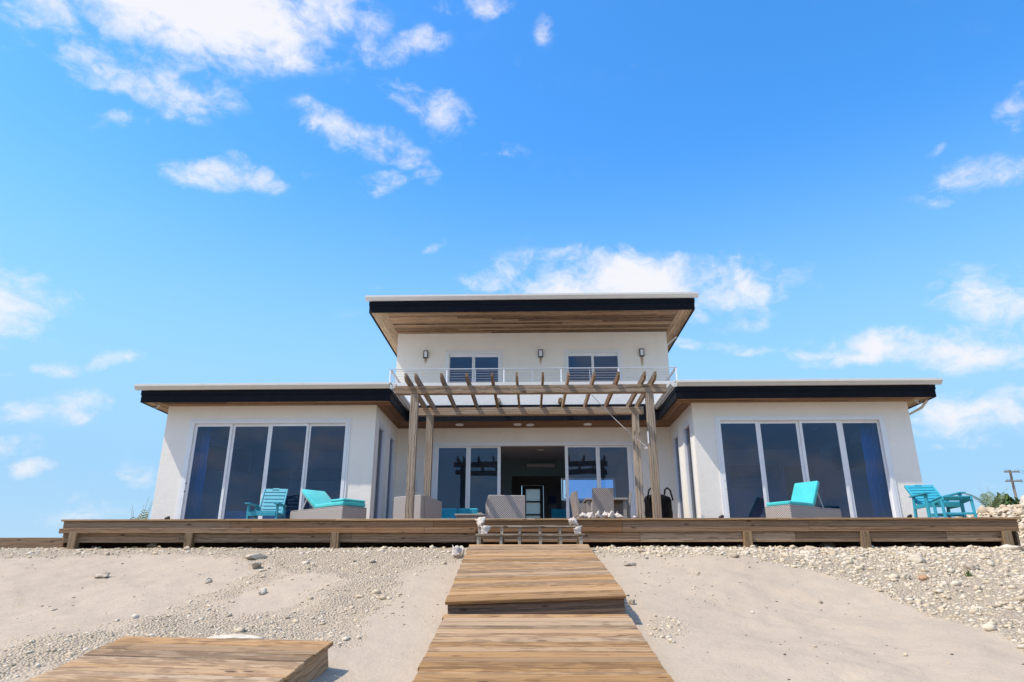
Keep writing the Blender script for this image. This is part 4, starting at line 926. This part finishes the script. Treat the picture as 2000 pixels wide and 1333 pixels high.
slat_chair('upright turquoise slatted chair in front of the left wing door, beside the chaise', (-5.70, 14.95), R(4), rec=R(26))
slat_chair('turquoise slatted chair with footrest standing alone at the right end of the deck', (7.64, 13.40), R(-5), True, rec=R(48))

def chaise(lab, corner, along, L, Wd, hinge, back_ang, head_bare, foot_up, Lb=.7, mirror=False):
    """wicker chaise: corner = near corner at the foot end, along = unit vector foot->head"""
    ax = Vector((along[0], along[1], 0)).normalized(); rz = math.atan2(ax.y, ax.x)
    c_ = thing('wicker_chaise', lab, 'sun lounger', (corner[0], corner[1], ZD + .001), (0, 0, rz), 'wicker chaises with aqua cushions')
    y0, y1 = (0, Wd) if mirror else (-Wd, 0)
    MB().box(0, L, y0, y1, .03, .33, .012).build('base', M['wick'], c_); MB().box(.004, L - .004, y0 + .004, y1 - .004, .331, .352, .006).build('top_rim', M['wick'], c_)
    for xx in (.05, L - .05):
        for yy in (y0 + .05, y1 - .05): MB().box(xx - .025, xx + .025, yy - .025, yy + .025, 0, .029).build('foot', M['black'], c_)
    ya, yb = y0 + .02, y1 - .02
    def pad(nm, pts, th):      # padded slab along a side-view polyline
        o = None; mb = MB(); prof = [(p[0], p[1]) for p in pts] + [(p[0] + p[2] * th, p[1] + p[3] * th) for p in reversed(pts)]
        mb.prism([(u, v_) for u, v_ in prof], 'y', ya, yb); ob = mb.build(nm, M['aqua'], c_, bevel=.022, smooth=True); return ob
    if foot_up: pad('seat_cushion', [(.03, .36, 0, 1), (.42, .36, 0, 1), (.75, .356, 0, 1), (hinge - .02, .356, 0, 1)], .085)
    else: pad('seat_cushion', [(.03, .356, 0, 1), (hinge - .02, .356, 0, 1)], .075)
    if foot_up: MB().box(.03, .46, ya, yb, .446, .50, .02).build('foot_cushion', M['aqua'], c_, smooth=False)
    ca, sa = math.cos(back_ang), math.sin(back_ang)
    pad('back_cushion', [(hinge, .372, -sa, ca), (hinge + ca * Lb, .372 + sa * Lb, -sa, ca)], .085)
    MB().bar((hinge, (ya + yb) / 2, .365), (hinge + ca * Lb, (ya + yb) / 2, .365 + sa * Lb), yb - ya - .03, .016, up=(-sa, 0, ca)).build('back_board', M['wick'], c_)
    for yy in (ya + .06, yb - .06): MB().bar((hinge + ca * .42, yy, .34 + sa * .42), (hinge + ca * .42 + .16, yy, .345), .02, .02, up=(0, 1, 0)).build('prop', M['steel'], c_)
    return c_
chaise('wicker chaise with its aqua back raised towards the left, standing before the left wing', (-3.73, 13.71), (-1.44, 1.18), 1.87, .60, 1.05, R(35), 0, True, .62)
chaise('wicker chaise with its aqua back raised towards the right, standing before the right wing', (5.03, 13.75), (1.39, 1.01), 1.75, .58, .88, R(60), 0, False, .56, mirror=True)

def armchair(lab, c, rz, w_=.82, d_=.72, h=.65):   # seen from behind; local +Y is the front
    a_ = thing('wicker_armchair', lab, 'armchair', (c[0], c[1], ZD + .001), (0, 0, rz), 'wicker armchairs turned to the house')
    MB().box(-w_/2, w_/2, 0, .12, .03, h, .012).build('backrest', M['wick'], a_)
    for s in (-1, 1):
        x0_, x1_ = (s * w_/2, s * w_/2 - s * .12); x0_, x1_ = min(x0_, x1_), max(x0_, x1_)
        MB().prism([(.121, .03), (d_, .03), (d_, h - .10), (.121, h - .002)], 'x', x0_, x1_).build('armrest', M['wick'], a_)
    MB().box(-w_/2 + .121, w_/2 - .121, .121, d_ - .02, .03, .28, .01).build('seat', M['wick'], a_)
    MB().box(-w_/2 + .125, w_/2 - .125, .13, d_ - .01, .285, .42, .035).build('cushion', M['teal'], a_)
    for sx in (-1, 1):
        for yy in (.05, d_ - .05): MB().box(sx * (w_/2 - .05) - .025, sx * (w_/2 - .05) + .025, yy - .025, yy + .025, 0, .029).build('foot', M['black'], a_)
armchair('boxy grey wicker armchair behind the left front pergola post, back to the beach', (-2.645, 14.75), math.atan2(-.46, .67), .81, .66)
armchair('boxy grey wicker armchair in the middle of the deck directly above the steps', (-.515, 14.68), math.atan2(.12, .77), .78, .70)
os_ = thing('outdoor_sofa', 'low wicker sofa with teal cushions against the centre doors', 'sofa', (-1.95, 17.5, ZD + .001), (0, 0, 0))
MB().box(-1.0, .62, -.35, .38, .03, .26, .012).build('base', M['wick'], os_); MB().box(-1.0, .62, .38, .48, .03, .56, .012).build('backrest', M['wick'], os_)
for x0_ in (-.98, -.44, .08): MB().box(x0_, x0_ + .52, .20, .36, .40, .66, .03).build('back_cushion', M['teal'], os_); MB().box(x0_, x0_ + .52, -.34, .18, .262, .395, .03).build('seat_cushion', M['teal'], os_)
for s, x0_ in ((-1, -1.12), (1, .621)): MB().box(x0_, x0_ + .119, -.35, .48, .03, .50, .012).build('armrest', M['wick'], os_)
ct = thing('coffee_table', 'low wicker coffee table between the armchairs and the sofa', 'table', (-1.35, 16.2, ZD + .001))
MB().box(-.4, .4, -.3, .3, .33, .37, .008).build('tabletop', M['wick'], ct); MB().box(-.36, .36, -.26, .26, .02, .329, .01).build('base', M['wick'], ct)

def dining_chair(lab, c, rz, h=.92):
    a_ = thing('wicker_dining_chair', lab, 'dining chair', (c[0], c[1], ZD + .001), (0, 0, rz), 'wicker dining chairs around the patio table')
    MB().prism([(-.20, .40), (-.27, h), (-.21, h), (-.14, .40)], 'x', -.24, .24).build('backrest', M['wick'], a_)
    MB().box(-.24, .24, -.20, .26, .36, .44, .012).build('seat', M['wick'], a_)
    MB().box(-.23, .23, -.19, .25, .05, .359, .01).build('skirt', M['wick'], a_)
    for sx in (-1, 1):
        MB().prism([(-.17, .441), (.24, .441), (.24, .60), (.0, .64), (-.17, .64)], 'x', sx * .24 - (.05 if sx > 0 else 0), sx * .24 + (.05 if sx < 0 else 0)).build('armrest', M['wick'], a_)
        for yy in (-.16, .22): MB().box(sx * .2 - .02, sx * .2 + .02, yy - .02, yy + .02, 0, .049).build('foot', M['black'], a_)
dining_chair('wicker dining chair with its back to the beach at the near end of the table', (1.61, 16.03), R(2))
dining_chair('nearer wicker dining chair on the left side of the patio table', (1.25, 16.6), R(-82))
dining_chair('farther wicker dining chair on the left side of the patio table', (1.24, 17.35), R(-88))
dining_chair('wicker dining chair on the right side of the patio table', (2.13, 16.7), R(82))
tb = thing('dining_table', 'grey patio dining table among the wicker chairs', 'table', (1.74, 16.89, ZD + .001))
MB().box(-.49, .49, -.72, .72, .70, .745, .006).build('tabletop', M['wick'], tb)
for sx in (-1, 1):
    for sy in (-1, 1): MB().box(sx * .42 - .04, sx * .42 + .04, sy * .62 - .04, sy * .62 + .04, 0, .699, .004).build('leg', M['wick'], tb)

# covered kettle grill
gr = thing('covered_grill', 'barbecue under a sagging black cover in the right corner of the deck', 'grill', (3.14, 17.45, ZD + .001), (0, 0, R(8)))
bm = bmesh.new(); rings = []; prof = [(.27, .02), (.31, .2), (.33, .5), (.32, .72), (.335, .82), (.30, .90), (.20, .94), (.08, .955)]
for i, (r_, z_) in enumerate(prof):
    ring = []
    for k in range(36):
        a_ = 2 * math.pi * k / 36; f = 1 + .05 * math.sin(a_ * 5 + i) * (1 - z_ * .6) + .03 * math.sin(a_ * 11 + 2 * i)
        ring.append(bm.verts.new((r_ * f * math.cos(a_) * 1.02, r_ * f * math.sin(a_) * .8, z_ + .015 * math.sin(a_ * 3))))
    rings.append(ring)
for i in range(len(rings) - 1):
    for k in range(36): bm.faces.new((rings[i][k], rings[i][(k+1) % 36], rings[i+1][(k+1) % 36], rings[i+1][k]))
bm.faces.new(rings[-1]); bm.faces.new(rings[0][::-1]); me = bpy.data.meshes.new('cover'); bm.to_mesh(me); bm.free()
o = link('cover', me, M['cover'], gr); [setattr(p, 'use_smooth', True) for p in me.polygons]
for s in (-1, 1):
    MB().tube([(s * .12, -.2, .93), (s * .13, -.21, 1.05), (s * .2, -.2, 1.10), (s * .27, -.2, 1.04), (s * .31, -.19, .88), (s * .32, -.2, .8)], .022, 8).build('strap', M['cover'], gr, smooth=True)

# deck spotlights
for xx, yy, lab in ((-6.89, 13.1, 'small black spotlight at the left end of the deck edge'), (3.50, 13.1, 'small black spotlight left of the right wing door'), (6.93, 13.1, 'small black spotlight right of the right wing door')):
    c_ = thing('deck_spotlight', lab, 'spotlight', (xx, yy, ZD + .001), (0, 0, R(25)), 'spotlights on the deck edge')
    MB().lathe([(.04, 0), (.04, .012), (.012, .02), (.012, .05)], 12).build('base', M['black'], c_)
    MB().tube([(-.04, 0, .06), (.0, 0, .07), (.05, 0, .08)], [.016, .028, .03], 12).build('lamp_head', M['black'], c_, smooth=True)

# ------------------------------------------------------------ conch shells
def shell_mesh(seed, L=.2, spikes=7):
    r = random.Random(seed); bm = bmesh.new(); n, k = 22, 28; rings = []
    for i in range(n + 1):
        t_ = i / n; x = (t_ - .5) * L
        rad = L * .22 * (math.sin(min(1, t_ / .38) * math.pi / 2) ** 1.5 if t_ < .38 else math.cos((t_ - .38) / .62 * math.pi / 2) ** .8)
        rad *= 1 + .10 * math.sin(t_ * 55) * (t_ < .45); ring = []
        for j in range(k):
            a_ = 2 * math.pi * j / k
            sp_ = max(0, math.cos((a_ - t_ * 2.2) * spikes / 2)) ** 5 * math.exp(-((t_ - .40) / .06) ** 2) * L * .36
            sp_ += max(0, math.cos((a_ - t_ * 5) * spikes / 2 + 1)) ** 5 * math.exp(-((t_ - .24) / .04) ** 2) * L * .20
            lip = max(0, math.cos(a_ - 1.0)) ** 5 * math.exp(-((t_ - .62) / .22) ** 2) * L * .24
            q = rad + sp_ + lip + r.uniform(-.02, .02) * L * .3 + .0005
            ring.append(bm.verts.new((x, q * math.cos(a_), q * math.sin(a_) * .85)))
        rings.append(ring)
    for i in range(n):
        for j in range(k): bm.faces.new((rings[i][j], rings[i][(j+1) % k], rings[i+1][(j+1) % k], rings[i+1][j]))
    bm.faces.new(rings[0][::-1]); bm.faces.new(rings[-1]); me = bpy.data.meshes.new('conch_shell'); bm.to_mesh(me); bm.free()
    for p in me.polygons: p.use_smooth = True
    me.materials.append(M['shell']); return me
SH = [shell_mesh(s) for s in range(4)]
def shell(i, x, y, z, rot, sc, lab, grp):
    o = link('conch_shell', SH[i], None, None, (x, y, z + .055 * sc)); o.rotation_euler = rot; o.scale = (sc,) * 3
    tagk(o, label=lab, category='shell', group=grp)
g1 = 'spiky conch shells on the step ends'
shell(0, -.85, 11.93, 2.402, (.3, -.9, .5), 1.15, 'spiky white conch shell on the left end of the upper tread', g1)
shell(1, -.76, 11.63, 2.245, (1., -.7, .3), 1.1, 'spiky white conch shell on the left end of the lower tread', g1)
shell(2, .70, 11.95, 2.402, (.2, .5, .2), 1.1, 'smooth sided white conch shell on the right end of the upper tread', g1)
shell(3, .76, 11.63, 2.245, (1., -1.0, .4), .95, 'spiky white conch shell on the right end of the lower tread', g1)
g2 = 'row of conch shells on the deck edge'
for i, (x, rot, sc, lab) in enumerate(((.93, (.2, .1, .1), .9, 'flattish pink shell at the left end of the row on the deck edge'), (1.05, (.3, -.9, .4), .95, 'pointed white shell second from the left of the row on the deck edge'),
    (1.19, (.9, .3, 1.2), .95, 'round shell standing a little apart left of the clustered shells'), (1.34, (.3, .2, .4), 1.0, 'leftmost shell of the close cluster on the deck edge'), (1.43, (1.2, -.3, .9), 1.05, 'tallest shell of the close cluster on the deck edge'),
    (1.53, (.6, .3, -.5), .85, 'right shell of the close cluster on the deck edge'), (1.60, (.2, .1, .3), .62, 'small flat shell at the right tail of the cluster on the deck edge'), (1.86, (.1, .05, .5), .5, 'tiny shell lying alone right of the cluster on the deck edge'))):
    shell(i % 4, x, 12.66 + .04 * (i % 2), ZD + .001, rot, sc, lab, g2)
shell(2, -1.16, 11.0, zh(-1.16, 11.0) + .02, (.7, -.5, .8), 1.2, 'worn white conch shell on the stones left of the top of the boardwalk', None)

# ------------------------------------------------------------ plants
def frond(root, base, az_, length, droop, m, leaf=.35, n=26, wid=.02, rise=1.2, hs=1.):
    bm = bmesh.new(); d = Vector((math.cos(az_), math.sin(az_), 0)); side = Vector((-d.y, d.x, 0)); P_ = []
    for k in range(n + 1):
        u = k / n; P_.append(Vector(base) + d * (hs * length * u * (.55 + .45 * u)) + Vector((0, 0, length * (rise * u - droop * u * u))))
    for k in range(1, n):
        u = k / n; t_ = (P_[k + 1] - P_[k - 1]).normalized(); ll = leaf * math.sin(min(1, u * 1.15 + .12) * math.pi) ** .7
        for s in (-1, 1):
            e_ = P_[k] + side * s * ll * .75 + t_ * ll * .55 + Vector((0, 0, -ll * .28)); mid = P_[k].lerp(e_, .5) + Vector((0, 0, .05 * ll)); w_ = t_ * wid
            a_, b_, c_, d_, f_ = [bm.verts.new(v_) for v_ in (P_[k] - w_ * .5, P_[k] + w_ * .5, mid + w_ * .6, mid - w_ * .6, e_)]
            bm.faces.new((a_, b_, c_, d_)); bm.faces.new((d_, c_, f_))
    me = bpy.data.meshes.new('frond'); bm.to_mesh(me); bm.free(); o = link('frond', me, m, root); o['kind'] = 'stuff'
    MB().tube(P_, [max(.004, .014 * (1 - k / n)) for k in range(n + 1)], 5).build('leaf_stalk', m, o); return o
pl_ = thing('young_palm', 'young palm with yellow green leaves peeping out behind the left wall of the house', 'palm', (-9.98, 17.6, 2.1))
for a_, l_, hs_ in ((R(20), 1.55, .22), (R(-20), 1.45, .16), (R(60), 1.4, .2), (R(170), 1.15, .25), (R(-100), 1.2, .25), (R(110), 1.3, .3)): frond(pl_, (0, 0, 0), a_, l_, .12, M['palmy'], .34, 22, .022, 1.1, hs_)
def leafy(name, lab, cat, loc, rx, rz_, nl, m, size=.09, grp=None):
    t_ = thing(name, lab, cat, loc, group=grp); V = []; Fc = []; r_ = np.random.default_rng(int(loc[0] * 10))
    for k in range(nl):
        a_ = r_.random() * 6.28; u = r_.random() ** .4; v_ = r_.random(); c = np.array([math.cos(a_) * u * rx, math.sin(a_) * u * rx * .8, rz_ * (.12 + .88 * v_) * math.sqrt(max(.05, 1 - u * u * .8))]) * (1 + .15 * math.sin(a_ * 3))
        t1 = r_.normal(size=3); t1 /= np.linalg.norm(t1); t2 = np.cross(t1, r_.normal(size=3)); t2 /= np.linalg.norm(t2); s_ = size * (.6 + .8 * r_.random()); i = len(V)
        V += [c - t1 * s_, c - t2 * s_ * .6, c + t1 * s_, c + t2 * s_ * .6]; Fc.append((i, i + 1, i + 2, i + 3))
    me = bpy.data.meshes.new('foliage'); me.from_pydata([tuple(v_) for v_ in V], [], Fc); o = link('foliage', me, m, t_)
    q = MB()
    for k in range(6): a_ = k; q.tube([(0, 0, -.1), (math.cos(a_) * rx * .3, math.sin(a_) * rx * .3, rz_ * .4), (math.cos(a_) * rx * .55, math.sin(a_) * rx * .55, rz_ * .75)], [.03, .02, .008], 6)
    q.build('stems', M['stem'], t_); return t_
def onmound(px_, y): return y
bx0, by0 = 16.9, 23.5
leafy('sea_grape_bush', 'dense round leafed bush on the rubble heap right of the palm', 'bush', (15.65, 23.5, zh(15.65, 23.5) - .05), .36, .6, 700, M['leaf'])
leafy('sea_grape_bush', 'smaller dark bush touching the right side of the round leafed bush', 'bush', (16.15, 23.8, zh(16.15, 23.8) - .05), .30, .5, 450, M['leaf'])
pm = thing('small_palm', 'small palm with one drooping frond on the rubble heap beside the bush', 'palm', (15.05, 23.4, zh(15.05, 23.4) - .05))
frond(pm, (0, 0, 0), R(175), 1.15, 1.0, M['palm'], .22, 22, .03, 1.55); frond(pm, (.1, 0, 0), R(90), .5, .3, M['palm'], .38, 22, .03, 2.1); frond(pm, (.12, 0, 0), R(10), .7, .6, M['palm'], .3, 20, .03, 1.8); frond(pm, (0, 0, 0), R(-70), .55, .6, M['palm'], .25, 18, .03, 1.6); frond(pm, (0.1, 0, 0), R(60), .6, .4, M['palm'], .35, 20, .03, 2.0)
def tuft(x, y, h, n_, lab, name='grass_tuft'):
    t_ = thing(name, lab, 'grass', (x, y, zh(x, y))); r_ = random.Random(int(x * 100)); bm = bmesh.new()
    for k in range(n_):
        a_ = r_.random() * 6.28; l_ = h * r_.uniform(.6, 1.1); b_ = Vector((r_.uniform(-.03, .03), r_.uniform(-.03, .03), 0)); d = Vector((math.cos(a_), math.sin(a_), 0)); s = Vector((-d.y, d.x, 0)) * h * .05
        p1 = b_ + d * l_ * .25 + Vector((0, 0, l_ * .7)); p2 = b_ + d * l_ * .7 + Vector((0, 0, l_ * .95)); v_ = [bm.verts.new(q) for q in (b_ - s, b_ + s, p1 + s * .8, p1 - s * .8, p2)]
        bm.faces.new(v_[:4]); bm.faces.new((v_[3], v_[2], v_[4]))
    me = bpy.data.meshes.new('blades'); bm.to_mesh(me); bm.free(); link('blades', me, M['grass'], t_)
    MB().tube([(0, 0, -.03), (0, 0, h * .2)], .006, 5).build('stem', M['stem'], t_)
tuft(5.72, 9.62, .11, 22, 'small green weed growing in the rubble on the right')
tuft(14.9, 18.6, .5, 60, 'clump of green grass at the foot of the rubble heap')
tuft(15.6, 19.1, .45, 50, 'second clump of green grass right of the first on the rubble heap')

# utility pole far behind
up = thing('utility_pole', 'leaning grey timber utility pole with two crossarms far behind on the right', 'utility pole', (44.35, 65.0, 2.1))
MB().tube([(0, 0, -.5), (0, 0, 5), (.0, 0, 8.8)], [.14, .12, .10], 10).build('pole', M['polew'], up)
for z_, hl in ((8.6, .7), (7.75, .75)):
    o = MB().box(-hl, hl, -.06, .06, z_ - .06, z_ + .06, .01).build('crossarm', M['polew'], up); o.location = (0, -.2, 0)
    for xx in (-hl + .15, -hl * .45, hl * .45, hl - .15): MB().lathe([(.03, 0), (.05, .04), (.035, .08), (.05, .12), (.02, .15)], 10, (xx, -.2, z_ + .065)).build('insulator', M['drum'], up)
for z_, hl in ((8.75, .7), (7.9, .75)):
    for xx in (-hl + .15, hl - .15):
        pts = [Vector((xx, -.2, z_)).lerp(Vector((xx + 45, 14, z_)), u / 12) - Vector((0, 0, 1.4 * math.sin(u / 12 * math.pi))) for u in range(13)]
        MB().tube(pts, .012, 5).build('power_line', M['black'], up)
MB().lathe([(.2, 0), (.24, .05), (.24, .7), (.1, .8)], 14, (.35, -.1, 3.6)).build('transformer', M['drum'], up)
dm = thing('metal_drum', 'grey blue drum half hidden by the rubble heap at the right edge of the picture', 'drum', (16.1, 22.6, zh(16.1, 22.6) - .45))
MB().lathe([(.27, 0), (.28, .02), (.27, .3), (.285, .32), (.27, .34), (.27, .6), (.285, .62), (.27, .64), (.27, .85)], 20).build('body', M['drum'], dm); MB().lathe([(.255, .851), (.255, .87)], 20).build('lid', M['gutter'], dm)
print('objects', len(bpy.data.objects))
